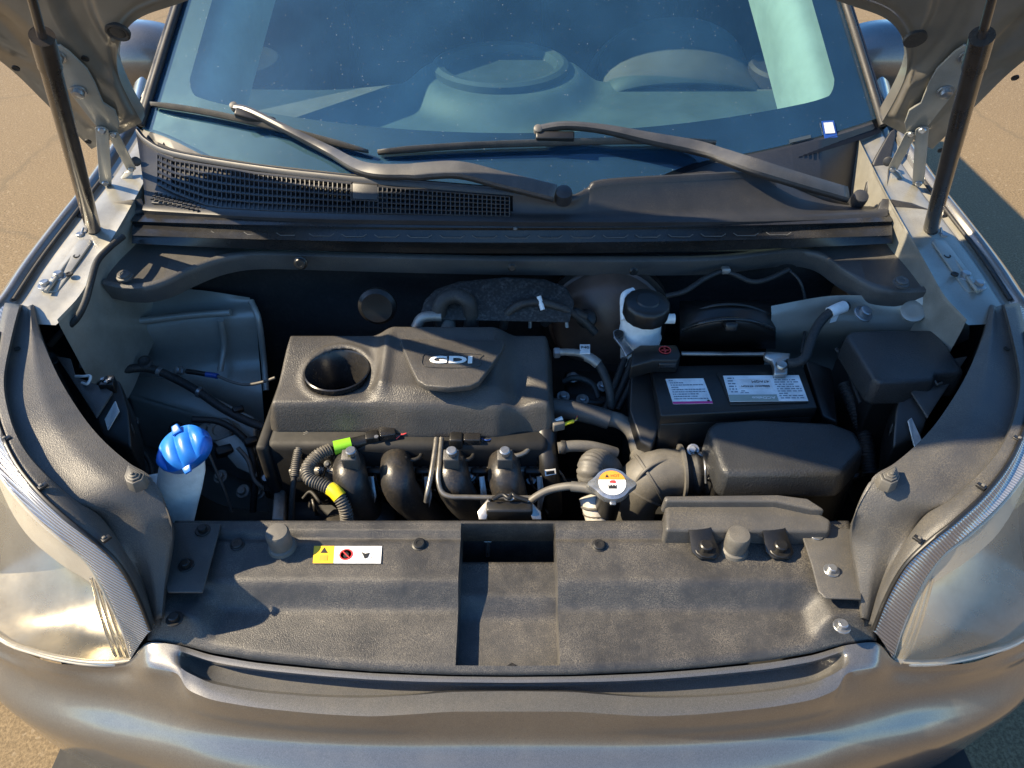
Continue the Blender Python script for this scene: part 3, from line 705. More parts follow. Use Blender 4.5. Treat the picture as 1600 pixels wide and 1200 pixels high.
for i, (t, b) in enumerate(zip(T, B)):
    g = gbase(max(-.72, min(.72, t.x))) + Vector((0, .003, .002)) - Vector((0, .036, .028)) * (1 - ss(.15, .45, t.x)) * (1 - .6 * ss(.5, .7, -t.x)); lipb = t + Vector((0, .012, .002))
    well = t.lerp(g, .45); well.z = min(t.z, g.z) - .018
    cst.append([g + Vector((0, 0, -.004)), g + Vector((0, -.012, -.006)), well, t.lerp(g, .15) + Vector((0, 0, -.02)), lipb + Vector((0, .004, -.004)), lipb, t + Vector((0, .004, .0035)), t, t + Vector((0, -.001, -.005)), t.lerp(b, .35) + Vector((0, .004, 0)), t.lerp(b, .8) + Vector((0, .006, 0)), b + Vector((0, .004, .003)), b + Vector((0, -.006, .003)), b + Vector((0, -.012, -.001)), b + Vector((0, -.010, -.010))])
def vent(i, j):                                      # openings behind the grilles
    u = 800 + T[i].x / (T[i].y * math.cos(TH) + (CZ - T[i].z) * math.sin(TH)) * FOC
    return j in (8, 9) and (262 < u < 546 or 592 < u < 793)
cowl = grid('cowl_panel', cst, COWL, car, skip=vent, auto=50)
cowl['label'] = 'black plastic cowl panel with two grilles under the windshield'
def face_pt(u, g):
    """point on the cowl face: column u of the photo, g 0 at lip, 1 at foot"""
    def on(Ls):
        us = [p[0] for p in Ls]; return interp(us, [p[1] for p in Ls], u)
    return W(u, on(TL), d=TD(u)).lerp(W(u, on(BL), d=BD(u)), g)
def lattice(name, u0, u1, nu, g0, g1, ng, w):
    V = []; Fs = []
    def bar(a, b, side, dep):
        k = len(V); n = Vector((0, -.003, 0))
        for p in (a - side, a + side, b + side, b - side): V.append(p + n)
        for p in (a - side, a + side, b + side, b - side): V.append(p + n + dep)
        Fs.extend([(k, k + 1, k + 2, k + 3), (k, k + 4, k + 5, k + 1), (k + 3, k + 2, k + 6, k + 7), (k + 1, k + 5, k + 6, k + 2), (k, k + 3, k + 7, k + 4)])
    for i in range(nu + 1):
        u = u0 + (u1 - u0) * i / nu; ga = g0(u) if callable(g0) else g0; gb = g1(u) if callable(g1) else g1
        a, b = face_pt(u, ga), face_pt(u, gb); t = (face_pt(u + 2, ga) - face_pt(u - 2, ga)).normalized()
        bar(a, b, t * w, Vector((0, .010, 0)))
    for k in range(ng + 1):
        us = [u0 + (u1 - u0) * q / 12 for q in range(13)]
        for ua, ub in zip(us, us[1:]):
            ga = [(g0(q) if callable(g0) else g0) * (1 - k / ng) + (g1(q) if callable(g1) else g1) * k / ng for q in (ua, ub)]
            a, b = face_pt(ua, ga[0]), face_pt(ub, ga[1]); bar(a, b, Vector((0, 0, w)), Vector((0, .008, 0)))
    return mk(name, V, Fs, COWL, cowl)
lattice('grille', 246, 549, 42, lambda u: .12 + .0 * u, lambda u: interp([246, 330, 549], [.62, .92, .92], u), 5, .0008)
lattice('grille', 549, 591, 6, .55, .92, 2, .0008)
lattice('grille', 591, 796, 29, .14, .90, 5, .0008)
bk = [[face_pt(u, g) + Vector((0, .022, 0)) for g in (.02, 1)] for u in range(240, 801, 20)]
grid('grille_back', bk, DARK, cowl)
prism('grille_blank', [face_pt(551, .10) + Vector((0, -.002, 0)), face_pt(590, .10) + Vector((0, -.002, 0)), face_pt(590, .52) + Vector((0, -.002, 0)), face_pt(551, .52) + Vector((0, -.002, 0))], (0, .006, 0), COWL, cowl, bevel=.0005)
# small grille shelf in the corner
sh = [W(246, 298, 1.140), W(262, 299, 1.140), W(352, 321, 1.135), W(330, 324, 1.134), W(236, 316, 1.136)]
shelf = prism('corner_shelf', sh, (0, 0, -.004), COWL, cowl, bevel=.001)
for r in range(3):
    for q in range(13 - r):
        a = W(244 + q * 7.0 - r * 3, 302 + q * 1.75 + r * 4.5, 1.1410 - q * .0004)
        if q * 7 < 96: box('vent_hole', a, (.0052, .0042, .0024), DARK, shelf, bevel=0)
# tall fin at the driver's end of the cowl
fin = [[W(u, v, d=TD(1372) - .01) for u, v in r] for r in (((1374, 314), (1360, 308), (1350, 302)), ((1382, 290), (1370, 268), (1362, 258)), ((1393, 238), (1387, 224), (1380, 224)), ((1399, 208), (1396, 203), (1391, 206)))]
loft('end_fin', fin, COWL, cowl, nu=4, nv=3, solid=.008)
# ---- seal bars and drip channel below the cowl
def bar_row(v0, d0, bow=0): return [W(u, v0 + bow * ((u - 800) / 560) ** 2, d=d0 + .085 * ((u - 800) / 570) ** 2 * (396 - v0) / 53) for u in range(206, 1400, 54)]
prof = [(343, 1.289, -8), (347, 1.288, -8), (356, 1.290, -9), (358, 1.300, -9), (360, 1.306, -10), (379, 1.312, -10), (381, 1.328, -12), (392, 1.345, -14), (396, 1.352, -14)]
rws = [bar_row(*q) for q in prof]
seal = grid('hood_seal', rws, GLOSSB, car, auto=40)
for k in range(19):
    u = 330 + k * 51
    if u > 1240: break
    b = -10 * ((u - 800) / 560) ** 2
    for (a0, b0), (a1, b1) in (((0, 6), (6, 10)), ((6, 10), (33, 10)), ((33, 10), (39, 6))):
        tube('seal_clip', [W(u + a0, 362 + b0 + b, d=1.304 + .05 * ((u - 800) / 570) ** 2), W(u + a1, 362 + b1 + b, d=1.304 + .05 * ((u - 800) / 570) ** 2)], .0008, CARB, seal, seg=4, n=1, smooth=False)
# ---- firewall shelf edge: a raised lip running across, dipping at both ends into the corner trays
LIP = [(160, 440, 1.073), (190, 446, 1.068), (225, 446, 1.066), (262, 436, 1.066), (300, 418, 1.067), (345, 402, 1.067), (400, 395, 1.066), (500, 397, 1.064), (650, 401, 1.062), (800, 404, 1.061), (1000, 405, 1.061), (1120, 403, 1.062), (1200, 394, 1.066), (1245, 390, 1.068), (1285, 398, 1.067), (1320, 422, 1.064), (1365, 446, 1.062), (1410, 453, 1.063), (1462, 452, 1.068)]
lp = cr([W(*p) for p in LIP], 5)
ls = []
for p in lp:
    e = ss(.30, .62, abs(p.x))
    ls.append([Vector((p.x * (1 + .03 * e), 1.30 - .03 * e, 1.055 + .02 * e)), Vector((p.x * (1 + .02 * e), p.y + .5 * (1.28 - p.y), p.z - .012 + .014 * e)), p + Vector((0, .014, -.004)), p + Vector((0, .008, .001)), p, p + Vector((0, -.003, -.003)), p + Vector((0, -.002, -.012)), p + Vector((0, .008, -.04))])
tray = grid('corner_tray', ls, COVER, car, auto=50)
for u, v in ((195, 432), (1408, 442)): clip(W(u, v, 1.076), .011, COVER, tray)
clip(W(462, 386, 1.068), .005, ALU, tray); clip(W(805, 357, d=1.288), .003, ALU, tray)
# firewall below it
fw = []
for i in range(41):
    x = -.62 + 1.24 * i / 40
    fw.append([Vector((x, 1.205, 1.060)), Vector((x, 1.215 + .01 * math.sin(x * 9), 1.02)), Vector((x, 1.225, .95)), Vector((x, 1.20 + .02 * math.cos(x * 14), .88)), Vector((x, 1.22, .75)), Vector((x, 1.22, .45))])
firewall = loft('firewall', fw, INSUL, car, nu=1, nv=5)
# bay floor and front crossmember, all in deep shade
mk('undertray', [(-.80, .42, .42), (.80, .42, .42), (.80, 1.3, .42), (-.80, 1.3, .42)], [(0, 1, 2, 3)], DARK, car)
for sx in (-1, 1): box('sun_block_wall', (sx * .80, 1.0, .62), (.008, .62, .84), DARK, car, bevel=0)  # dark side walls added to stop sun entering under the fenders
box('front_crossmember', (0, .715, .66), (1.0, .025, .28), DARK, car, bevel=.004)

# ---- wipers
BLADE = plastic('wiper_blade', (.045, .044, .042), .45, 0, dust=.4, dcol=(.22, .19, .14), dscale=20)
def wiper(name, blade, arm, pivot, lab, tipcol):
    w = bpy.data.objects.new('wiper', None); C.objects.link(w); w.empty_display_size = .03; w.parent = car; w.matrix_parent_inverse = Matrix.Translation(-car.location)
    w['label'] = lab
    bp_ = cr([on_glass(u, v, l) for u, v, l in blade], 6)
    st_ = []
    for i, p in enumerate(bp_):
        e = min(1, min(i, len(bp_) - 1 - i) / 3 + .45); n = Vector((0, -.59, .79)); t = Vector((0, .79, .59))
        st_.append([p - t * .007 * e, p - t * .0065 * e + n * .004 * e, p + n * .009 * e + t * .001, p + t * .004 * e + n * .004 * e, p + t * .005 * e])
    sp_ = grid('spoiler', st_, BLADE, w, solid=.0015, auto=50)
    tube('rubber_edge', [p - Vector((0, -.59, .79)) * .005 for p in bp_[::4]], .004, BLACK, w, seg=6, n=3)
    lathe('pivot_cap', pivot, (0, -.45, .9), [(.0145, -.02), (.0145, -.002), (.0135, .003), (.008, .0055)], COWL, w, seg=20)
    pa = cr(arm, 8); st_ = []
    for i, p in enumerate(pa):
        f = i / (len(pa) - 1); T_ = (pa[min(i + 1, len(pa) - 1)] - pa[max(0, i - 1)]).normalized()
        n = Vector((0, -.55, .83)); sd_ = T_.cross(n).normalized(); hw = (.0055 + .0068 * ss(.2, .6, f)) * (1 + .14 * ss(.62, .64, f))
        st_.append([p - sd_ * hw - n * .010, p - sd_ * hw - n * .001, p - sd_ * hw * .82 + n * .003, p + n * .0042, p + sd_ * hw * .82 + n * .003, p + sd_ * hw - n * .001, p + sd_ * hw - n * .010])
    grid('arm', st_, WARM, w, solid=.001, auto=28)
    j = pa[int(len(pa) * .62)]; 
    return w, pa
WARM = plastic('wiper_arm_paint', (.05, .051, .054), .42, 900, .15, dust=.3, dcol=(.2, .18, .15), dscale=14)
wl_, pa = wiper('wiper', [(240, 167, .012), (330, 182, .014), (450, 209, .014), (578, 242, .012)],
      [on_glass(372, 179, .028), on_glass(400, 188, .034), on_glass(455, 216, .036), on_glass(520, 248, .034), W(570, 262, d=1.300), W(640, 266, d=1.280), W(715, 263, d=1.270), W(790, 281, d=1.262), W(868, 300, d=1.262)], W(881, 301, d=1.262),
      'wiper lying over the grille, its arm reaching to the middle of the windshield', 0)
box('blade_adapter', on_glass(405, 194, .022), (.075, .016, .016), BLACK, wl_, rot=(R(36), R(14), R(-4)), bevel=.003)
lathe('adapter_clip', on_glass(373, 178, .028), (0, -.5, .8), [(.0075, -.008), (.0075, .003), (.005, .005)], CARB, wl_, seg=14)
wr_, pa = wiper('wiper', [(592, 242, .012), (720, 234, .014), (850, 229, .014), (980, 226, .014), (1116, 227, .012)],
      [on_glass(836, 214, .028), on_glass(880, 211, .036), on_glass(940, 217, .038), on_glass(1010, 230, .036), on_glass(1090, 245, .034), W(1170, 255, d=1.318), W(1250, 280, d=1.345), W(1325, 302, d=1.392)], W(1345, 307, d=1.405),
      'wiper below the steering wheel, its arm ending at the right of the windshield', 0)
box('blade_adapter', on_glass(866, 224, .022), (.07, .016, .018), BLACK, wr_, rot=(R(36), 0, 0), bevel=.003)
lathe('adapter_clip', on_glass(840, 215, .03), (0, -.5, .8), [(.008, -.008), (.008, .003), (.005, .005)], CARB, wr_, seg=14)

# ---- cabin: dashboard with central speaker pod, gauge hood, wheel, seats, shell
def dz(x, y):
    z = 1.075 + .02 * ss(1.5, 1.9, y) - .05 * ss(1.98, 2.06, y)
    return z
PC = W(782, 113, 1.13)                              # speaker pod
rows = []
for i in range(50):
    r = []
    for j in range(101):
        x = -.78 + 1.56 * j / 100; k = i / 49; y0 = 1.42 + .09 * (x / .72) ** 2; y1 = 2.10 - .10 * ss(.1, .5, abs(x)); y = y0 + (y1 - y0) * k
        z = 1.085 + .012 * k - .10 * ss(.86, 1.0, k)
        d = math.hypot((x - PC.x) / .20, (y - PC.y) / .21)
        z += .045 * (1 - ss(.88, 1.30, d)) - .022 * (1 - ss(.66, .74, d)) + .006 * (1 - ss(.58, .62, d))
        z -= .010 * ss(.04, .06, y - y0) * (1 - ss(.075, .095, y - y0))
        r.append(Vector((x, y, z)))
    rows.append(r)
dash = grid('dashboard', rows, DASH, car)
lathe('speaker_ring', PC + Vector((0, 0, .016)), (0, 0, 1), [(.172, -.03), (.170, .006), (.158, .012), (.142, .008), (.136, -.012)], DASHM, dash, seg=60)
for u, v in ((388, 97), (1222, 103)):
    c = W(u, v, 1.125); lathe('tweeter', c, (0, -.12, 1), [(.085, -.03), (.085, 0), (.078, .008), (.070, .008), (.062, .003), (.02, .006)], DASHD, dash, seg=40)
# gauge hood
hc_ = W(1065, 120, 1.10); gh = []
for i in range(15):
    a = math.pi * i / 14; gh.append([Vector((hc_.x - math.cos(a) * (.20 - .0 * j), hc_.y - .09 + j * .06, hc_.z - .03 + math.sin(a) * (.045 + .022 * j))) for j in range(5)])
grid('gauge_hood', gh, DASHM, dash, solid=.006)
# steering wheel
wc = Vector((.430, 2.25, 1.11)); ax = Vector((0, .937, .35)).normalized()
sw = bpy.data.objects.new('steering_wheel', None); C.objects.link(sw); sw.parent = car; sw.matrix_parent_inverse = Matrix.Translation(-car.location)
e1 = Vector((1, 0, 0)); e2 = Vector((0, -.35, .937))
ring = [wc + e1 * math.cos(q * math.pi / 16) * .205 + e2 * math.sin(q * math.pi / 16) * .205 + Vector((0, 0, -.12)) for q in range(33)]
tube('rim', ring, .016, DASHM, sw, seg=10, n=2)
box('hub', wc + Vector((0, .0, -.13)), (.16, .12, .05), DASHD, sw, rot=(R(-50), 0, 0), bevel=.02)
for q in (-1, 1): box('spoke', wc + Vector((q * .12, 0, -.13)), (.12, .035, .02), DASHD, sw, rot=(R(-50), 0, 0), bevel=.008)
# seats
for x in (-.36, .36):
    se = bpy.data.objects.new('seat', None); C.objects.link(se); se.parent = car; se.matrix_parent_inverse = Matrix.Translation(-car.location)
    box('backrest', (x, 3.02, .95), (.50, .16, .66), DASHD, se, rot=(R(-14), 0, 0), bevel=.05, bseg=3)
    box('cushion', (x, 2.72, .56), (.52, .55, .16), DASHD, se, bevel=.05, bseg=3)
    box('headrest', (x, 3.12, 1.36), (.27, .10, .18), DASHD, se, rot=(R(-10), 0, 0), bevel=.04, bseg=3)
# cabin shell
mk('cabin_floor', [(-.8, 1.35, .35), (.8, 1.35, .35), (.8, 4.2, .35), (-.8, 4.2, .35)], [(0, 1, 2, 3)], DASHD, car)
rf = [[Vector((x * .62 / .62, y, 1.60 + .03 * math.cos(x * 2.3))) for x in (-.64, -.55, -.3, 0, .3, .55, .64)] for y in (2.04, 2.2, 3.0, 4.2)]
loft('roof', rf, PAINT, car, nu=3, nv=2, solid=.03)
mk('rear_wall', [(-.78, 4.2, .35), (.78, 4.2, .35), (.66, 4.1, 1.6), (-.66, 4.1, 1.6)], [(0, 1, 2, 3)], DASHD, car, solid=.03)
for sx in (-1, 1):
    dr = [[Vector((sx * x, y, z)) for x, z in ((.80, .30), (.87, .45), (.88, .75), (.87, 1.0), (.82, 1.165), (.77, 1.18))] for y in (1.62, 2.2, 3.0, 4.2)]
    loft('door', dr, PAINT, car, nu=3, nv=3, solid=.02)
    mk('door_trim', [(sx * .76, 1.9, .35), (sx * .76, 4.15, .35), (sx * .755, 4.15, 1.17), (sx * .755, 1.9, 1.17)], [(0, 1, 2, 3)], DASHD, car, solid=.01)
    mk('side_window', [(sx * .785, 1.75, 1.18), (sx * .785, 4.1, 1.18), (sx * .65, 4.1, 1.58), (sx * .65, 2.12, 1.58)], [(0, 1, 2, 3)], SIDEG, car)
    box('door_pillar', (sx * .73, 2.95, 1.32), (.04, .10, .58), DASHD, car, rot=(0, -sx * R(15), 0), bevel=.01)
    # door mirror
    mr = bpy.data.objects.new('door_mirror', None); C.objects.link(mr); mr.parent = car; mr.matrix_parent_inverse = Matrix.Translation(-car.location)
    mr['label'] = '%s door mirror seen past the hood corner' % ('left' if sx < 0 else 'right')
    hx = sx * .99; hs = []
    for i in range(9):
        a = i / 8; w = math.sin(math.pi * (.12 + .86 * a)) ** .5
        hs.append([Vector((hx + sx * (-.115 + .23 * a), 2.04 + q * .09 + .03 * (a - .5) ** 2 * 4, 1.13 + zz * .085 * w)) for q, zz in ((.6, -1), (.0, -1.02), (-.5, -.75), (-.72, 0), (-.5, .75), (0, 1.02), (.6, 1))])
    loft('housing', hs, PAINT, mr, nu=2, nv=3)
    box('base_band', (hx - sx * .005, 2.055, 1.032), (.235, .15, .04), BLACK, mr, bevel=.012, bseg=3)
    mk('mirror_glass', [(hx - .105, 2.092, 1.06), (hx + .105, 2.092, 1.06), (hx + .105, 2.092, 1.2), (hx - .105, 2.092, 1.2)], [(0, 1, 2, 3)], CHROME, mr)
    box('mount_arm', (sx * .85, 2.06, 1.04), (.12, .06, .05), BLACK, mr, bevel=.012)
# ---- hood, standing open
HA = R(57); HY, HZ = 1.271, 1.236
def crown(x): return .085 * (1 - min(1, (x / .79) ** 2))
def H(x, s, n=0.0):
    n -= crown(x); return Vector((x, HY - s * math.cos(HA) - n * math.sin(HA), HZ + s * math.sin(HA) - n * math.cos(HA)))
def HP(u, v):
    """where the line of sight meets the hood plane: (x, s)"""
    a = W(u, v, d=1.0) - Vector((0, 0, CZ)); nn = Vector((0, -math.sin(HA), -math.cos(HA))); o = Vector((0, HY, HZ))
    x = -.6
    for _ in range(6):
        q0 = o - nn * crown(x); d = (q0 - Vector((0, 0, CZ))).dot(nn) / a.dot(nn); p = Vector((0, 0, CZ)) + a * d; x = p.x
    p = p + nn * crown(x); return p.x, (p.z - HZ) / math.sin(HA)
REAR = [HP(*p) for p in ((143, 233), (180, 214), (222, 191), (203, 158), (186, 120), (183, 85), (194, 52), (222, 26), (290, 2))]
REAR += [(-.36, REAR[-1][1] + .035), (-.2, REAR[-1][1] + .06), (0, REAR[-1][1] + .07)]
rear = [Vector((a, b, 0)) for a, b in REAR]; rear = cr(rear[:3], 4)[:-1] + cr(rear[2:], 6)
SIDE = [HP(*p) for p in ((143, 233), (75, 165), (0, 95))] + [(-.80, .33), (-.795, .55), (-.765, .78), (-.68, 1.03)]
side = cr([Vector((a, b, 0)) for a, b in SIDE], 8)
nF = len(rear); nK = 60
grooves = [[HP(*p) for p in ((108, -40), (122, 10), (140, 45), (165, 80), (178, 98))], [HP(*p) for p in ((-10, 20), (30, 60), (60, 100), (110, 165), (150, 205))]]
def dist(x, s, pl):
    best = 9
    for (a, b), (c, d) in zip(pl, pl[1:]):
        vx, vy = c - a, d - b; t = max(0, min(1, ((x - a) * vx + (s - b) * vy) / (vx * vx + vy * vy))); best = min(best, math.hypot(x - a - t * vx, s - b - t * vy))
    return best
def hood_rows(lift, inner):
    rows = []
    half = []
    for k in range(nK + 1):
        f = k / nK; sd_ = side[min(len(side) - 1, int(round(f * (len(side) - 1))))]
        # exact along the side polyline
        q = f * (len(side) - 1); i0 = min(len(side) - 2, int(q)); sd_ = side[i0].lerp(side[i0 + 1], q - i0)
        row = []
        for j, rp in enumerate(rear):
            g = 1 - j / (nF - 1)                            # 1 at side, 0 at the middle
            fr = Vector((-.68 * g, 1.03 + .05 * (1 - g * g), 0))
            base = rp.lerp(fr, f); corr = sd_ - rear[0].lerp(Vector((-.68, 1.03, 0)), f)
            p = base + corr * g ** 2
            x, s = p.x, p.y; n = lift - .03 * (1 - (x / .8) ** 2) * 0
            if inner:
                eb = min(f * .75, j / (nF - 1) * .0 + (1 - f) * .9, math.hypot(x - sd_.x, s - sd_.y) if g > .5 else 9)
                n += .016 * ss(.012, .04, eb)
                for gi, gr in enumerate(grooves):
                    d = min(dist(x, s, gr), dist(-x, s, gr)); n -= .013 * (1 - ss(.010, .028, d)) * ss(.01, .03, eb)
            row.append((x, s, n))
        half.append(row)
    for row in half:
        L_ = [H(x, s, n) for x, s, n in row]; R_ = [Vector((-p.x, p.y, p.z)) for p in reversed(L_[:-1])]
        rows.append(L_ + R_)
    return rows
hr = hood_rows(0.0, True)
hood = grid('hood', hr, HOODIN, car)
hood['label'] = 'open hood, its grey painted inner panel facing the viewer'
ho = hood_rows(-.028, False)
grid('outer_skin', ho, PAINT, hood)
# folded edges between both sheets
m = len(hr[0])
grid('rear_hem', [[a, a + (b - a) * .5 + Vector((0, .004, -.003)), b] for a, b in zip(hr[0], ho[0])], HOODIN, hood)
for jj in (0, m - 1): grid('side_hem', [[hr[i][jj], hr[i][jj].lerp(ho[i][jj], .5) + Vector((.004 if jj else -.004, 0, 0)), ho[i][jj]] for i in range(nK + 1)], HOODIN, hood)
grid('front_hem', [[a, b] for a, b in zip(hr[-1], ho[-1])], HOODIN, hood)
def on_hood(u, v, n): x, s = HP(u, v); return H(x, s, n)
hn = Vector((0, -math.sin(HA), -math.cos(HA)))
lathe('rubber_plug', on_hood(187, 34, .017), hn, [(.017, -.002), (.017, .003), (.014, .004), (.011, .002), (.009, .003), (.004, .003)], RUBBER, hood, seg=24)
lathe('rubber_plug', on_hood(1427, 45, .017), hn, [(.016, -.002), (.016, .003), (.012, .003), (.008, .003), (.004, .003)], RUBBER, hood, seg=24)
for u, v in ((136, 77), (28, 92), (140, 208), (1478, 89), (1583, 107), (1468, 222)):
    lathe('drain_hole', on_hood(u, v, .0165), hn, [(.0055, -.001), (.0055, .0012), (.004, .0012), (.003, .0002)], DARK, hood, seg=14)

# ---- hinges: bracket on the hood, two links, foot on the fender rail
for sx in (-1, 1):
    def q(u, v, n): p = on_hood(u, v, n); return mir(p, -1) if sx > 0 else p
    def w(u, v, z): p = W(u, v, z); return mir(p, -1) if sx > 0 else p
    hg = bpy.data.objects.new('hood_hinge', None); C.objects.link(hg); hg.parent = car; hg.matrix_parent_inverse = Matrix.Translation(-car.location)
    hg['label'] = '%s hood hinge with two steel links' % ('left' if sx < 0 else 'right')
    mt = BAY
    bpts = [(74, 50), (98, 48), (112, 58), (140, 86), (152, 108), (165, 140), (183, 152), (190, 172), (186, 190), (170, 192), (150, 172), (118, 130), (110, 118), (96, 104), (84, 92)]
    prism('hood_bracket', [q(u, v, .026) for u, v in bpts], hn * -.004, mt, hg, bevel=.001)
    for u, v in ((94, 64), (127, 119)): lathe('bolt', q(u, v, .026), hn, [(.0125, 0), (.0125, .003), (.009, .003), (.009, .010), (.007, .011)], ZINC, hg, seg=6 if 0 else 12)
    def link(a, b, wd):
        a, b = Vector(a), Vector(b); t = (b - a).normalized(); n = Vector((-sx * .35, -.9, .1)).normalized(); s_ = t.cross(n).normalized(); pts = []
        for k in range(7): an = math.pi * k / 6; pts.append(a + s_ * wd * math.cos(an) - t * wd * math.sin(an))
        for k in range(7): an = math.pi * k / 6; pts.append(b - s_ * wd * math.cos(an) + t * wd * math.sin(an))
        lk = prism('link', pts, -n * .005, mt, hg, bevel=.001)
        for p in (a, b): lathe('rivet', p + n * .001, n, [(wd * .62, -.004), (wd * .62, .003), (wd * .4, .005)], ZINC, hg, seg=14)
    link(q(164, 176, .034), w(165, 286, 1.142), .010); link(q(181, 186, .030), w(205, 264, 1.158), .0085)
    prism('foot', [w(158, 286, 1.130), w(172, 282, 1.132), w(186, 284, 1.132), w(196, 270, 1.15), w(206, 262, 1.155), w(208, 270, 1.148), w(204, 300, 1.115), w(170, 310, 1.105)], (sx * .004, .004, 0), mt, hg, bevel=.001)
    lathe('foot_bolt', w(212, 252, 1.162), (-sx * .5, -.8, .3), [(.009, 0), (.009, .008), (.006, .009)], BLACK, hg, seg=12)
    # ---- gas strut
    gs = bpy.data.objects.new('gas_strut', None); C.objects.link(gs); gs.parent = car; gs.matrix_parent_inverse = Matrix.Translation(-car.location)
    gs['label'] = '%s dark gas strut holding the hood up' % ('left' if sx < 0 else 'right')
    b = w(147, 362, 1.108); m_ = mir(W(66, 58, y=.915), -1) if sx > 0 else W(66, 58, y=.915); t_ = (m_ - b).normalized(); top = m_ + t_ * .15
    tube('cylinder', [b + t_ * .02, b.lerp(m_, .5), m_], .0125, STRUT, gs, seg=18, n=2)
    tube('sleeve', [m_ - t_ * .055, m_ - t_ * .02, m_ + t_ * .002], .0138, STRUT, gs, seg=18, n=2)
    tube('rod', [m_, m_ + t_ * .07, top], .0052, STRUT, gs, seg=12, n=2)
    lathe('lower_socket', b, t_, [(.008, -.012), (.012, -.006), (.0125, .006), (.010, .014), (.012, .024)], BLACK, gs, seg=16)
    tube('safety_clip', [b + Vector((.012 * -sx * -1, -.006, .012)), b + Vector((.016 * sx, -.014, 0)), b + Vector((.012 * sx, -.018, -.016)), b + Vector((.002 * sx, -.016, -.022))], .0022, ZINC, gs, seg=8)
    box('upper_socket', top, (.022, .02, .03), BLACK, gs, bevel=.004)
    hp_ = Vector((top.x, HY - (top.z - HZ) / math.tan(HA) + crown(top.x) / math.sin(HA), top.z)); tube('hood_stay', [top, top.lerp(hp_, .5), hp_], .009, STRUT, gs, seg=10, n=2)
    prism('strut_foot', [w(104, 374, 1.09), w(128, 352, 1.09), w(166, 352, 1.09), w(158, 392, 1.085), w(118, 398, 1.085)], (0, 0, -.004), mt, gs, bevel=.001)
# ================================================================== ENGINE
eng = thing('engine', 'four-cylinder engine under a black plastic cover lettered GDI', 'engine', (-.16, .95, .45))
OX, OY, ORR = -.2915, .965, .052
def ez(x, y):
    z = .984 - .02 * ss(1.05, .93, y)
    hump = ss(-.245, -.200, x) * (1 - ss(-.035, .010, x)); z += .020 * hump * ss(.89, .93, y)
    z += .010 * math.exp(-((x + .213) / .011) ** 2) * ss(.90, .93, y) * (1 - ss(1.0, 1.06, y))
    z -= .010 * math.exp(-((x - .012) / .02) ** 2) * (1 - ss(.95, 1.02, y))
    return z
nx, ny = 120, 56; rows = []
for i in range(ny + 1):
    r = []
    for j in range(nx + 1):
        x = -.398 + .468 * j / nx; y = .884 + .178 * i / ny
        wob = .004 * math.sin((x + .4) * 14); 
        e = min((x + .398), (.07 - x)); ef = y - .884; er = 1.062 - y
        z = ez(x, y)
        z -= .055 * (1 - ss(0, .020, ef)) ** 1.5 + .035 * (1 - ss(0, .014, e)) ** 1.5 + .03 * (1 - ss(0, .012, er))
        d = math.hypot(x - OX, y - OY); z += .004 * math.exp(-((d - .058) / .006) ** 2)
        xx = x; yy = y - .012 * ss(-.25, -.15, x) * (1 - ss(-.03, .03, x)) * (1 - i / ny)
        if i == 0: z -= .012
        r.append(Vector((xx, yy, z)))
    rows.append(r)
# snap the vertices nearest the filler hole on to its rim
for r in rows:
    for p in r:
        d = math.hypot(p.x - OX, p.y - OY)
        if abs(d - ORR) < .0026: p.x = OX + (p.x - OX) * ORR / d; p.y = OY + (p.y - OY) * ORR / d
def inhole(i, j):
    c = (rows[i][j] + rows[i + 1][j + 1]) / 2; return math.hypot(c.x - OX, c.y - OY) < ORR - .0002
ec = grid('engine_cover', rows, ENGCOV, eng, skip=inhole, solid=.003, off=-1)
ec['label'] = 'black grained plastic engine cover with a round filler opening'
lathe('filler_well', (OX, OY, .93), (0, 0, 1), [(.046, -.02), (.047, 0), (.0505, .03), (.0535, .046), (.0545, .0475), (.0525, .049), (.050, .046), (.046, .02), (.036, .0), (.034, -.02)], GLOSSB, ec, seg=48, auto=80)
lathe('filler_floor', (OX, OY, .905), (0, 0, 1), [(.04, 0), (.04, .004), (.01, .004)], DARK, ec, seg=24)
bpx = [(624, 531), (628, 529), (786, 531), (789, 534), (784, 548), (762, 578), (748, 596), (735, 602), (700, 605), (665, 602), (652, 594), (642, 574)]
bz = 1.006
badge = prism('badge_plate', [W(u, v, bz + .001) for u, v in bpx], (0, 0, -.012), ENGCOV, ec, bevel=.0025, bseg=3)
badge['label'] = 'raised plate reading GDI'
gl = [(u, v) for u, v in ((664, 552), (748, 553), (750, 560), (744, 573), (668, 573), (660, 560))]
tube('letter_frame', [W(u, v, bz + .002) for u, v in gl + gl[:1]], .0006, ENGCOV, badge, seg=6, n=4)
text('lettering', 'GDI', W(705, 563, bz + .002), (1, 0, 0), (0, 1, 0), .017, SILVERL, badge, ext=.0012, wide=1.75, bold=.035)
# grooves at the rear of the cover
for u0 in (655, 700, 745): box('rear_slot', W(u0 + 12, 515, .985), (.03, .004, .004), BLACK, ec, bevel=.001)
# head, cam cover and block below
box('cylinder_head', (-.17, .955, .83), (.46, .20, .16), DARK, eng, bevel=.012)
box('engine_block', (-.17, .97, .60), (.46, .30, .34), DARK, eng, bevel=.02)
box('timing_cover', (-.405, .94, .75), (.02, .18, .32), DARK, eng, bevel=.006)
box('head_flange', (-.16, .856, .845), (.42, .02, .03), ALU, eng, bevel=.004)
prism('cover_bracket', [W(428, 668, .905), W(448, 672, .905), W(444, 690, .88), W(440, 710, .86), (W(430, 712, .86)), W(432, 690, .88)], (0, .004, -.003), STEEL, eng, bevel=.001)
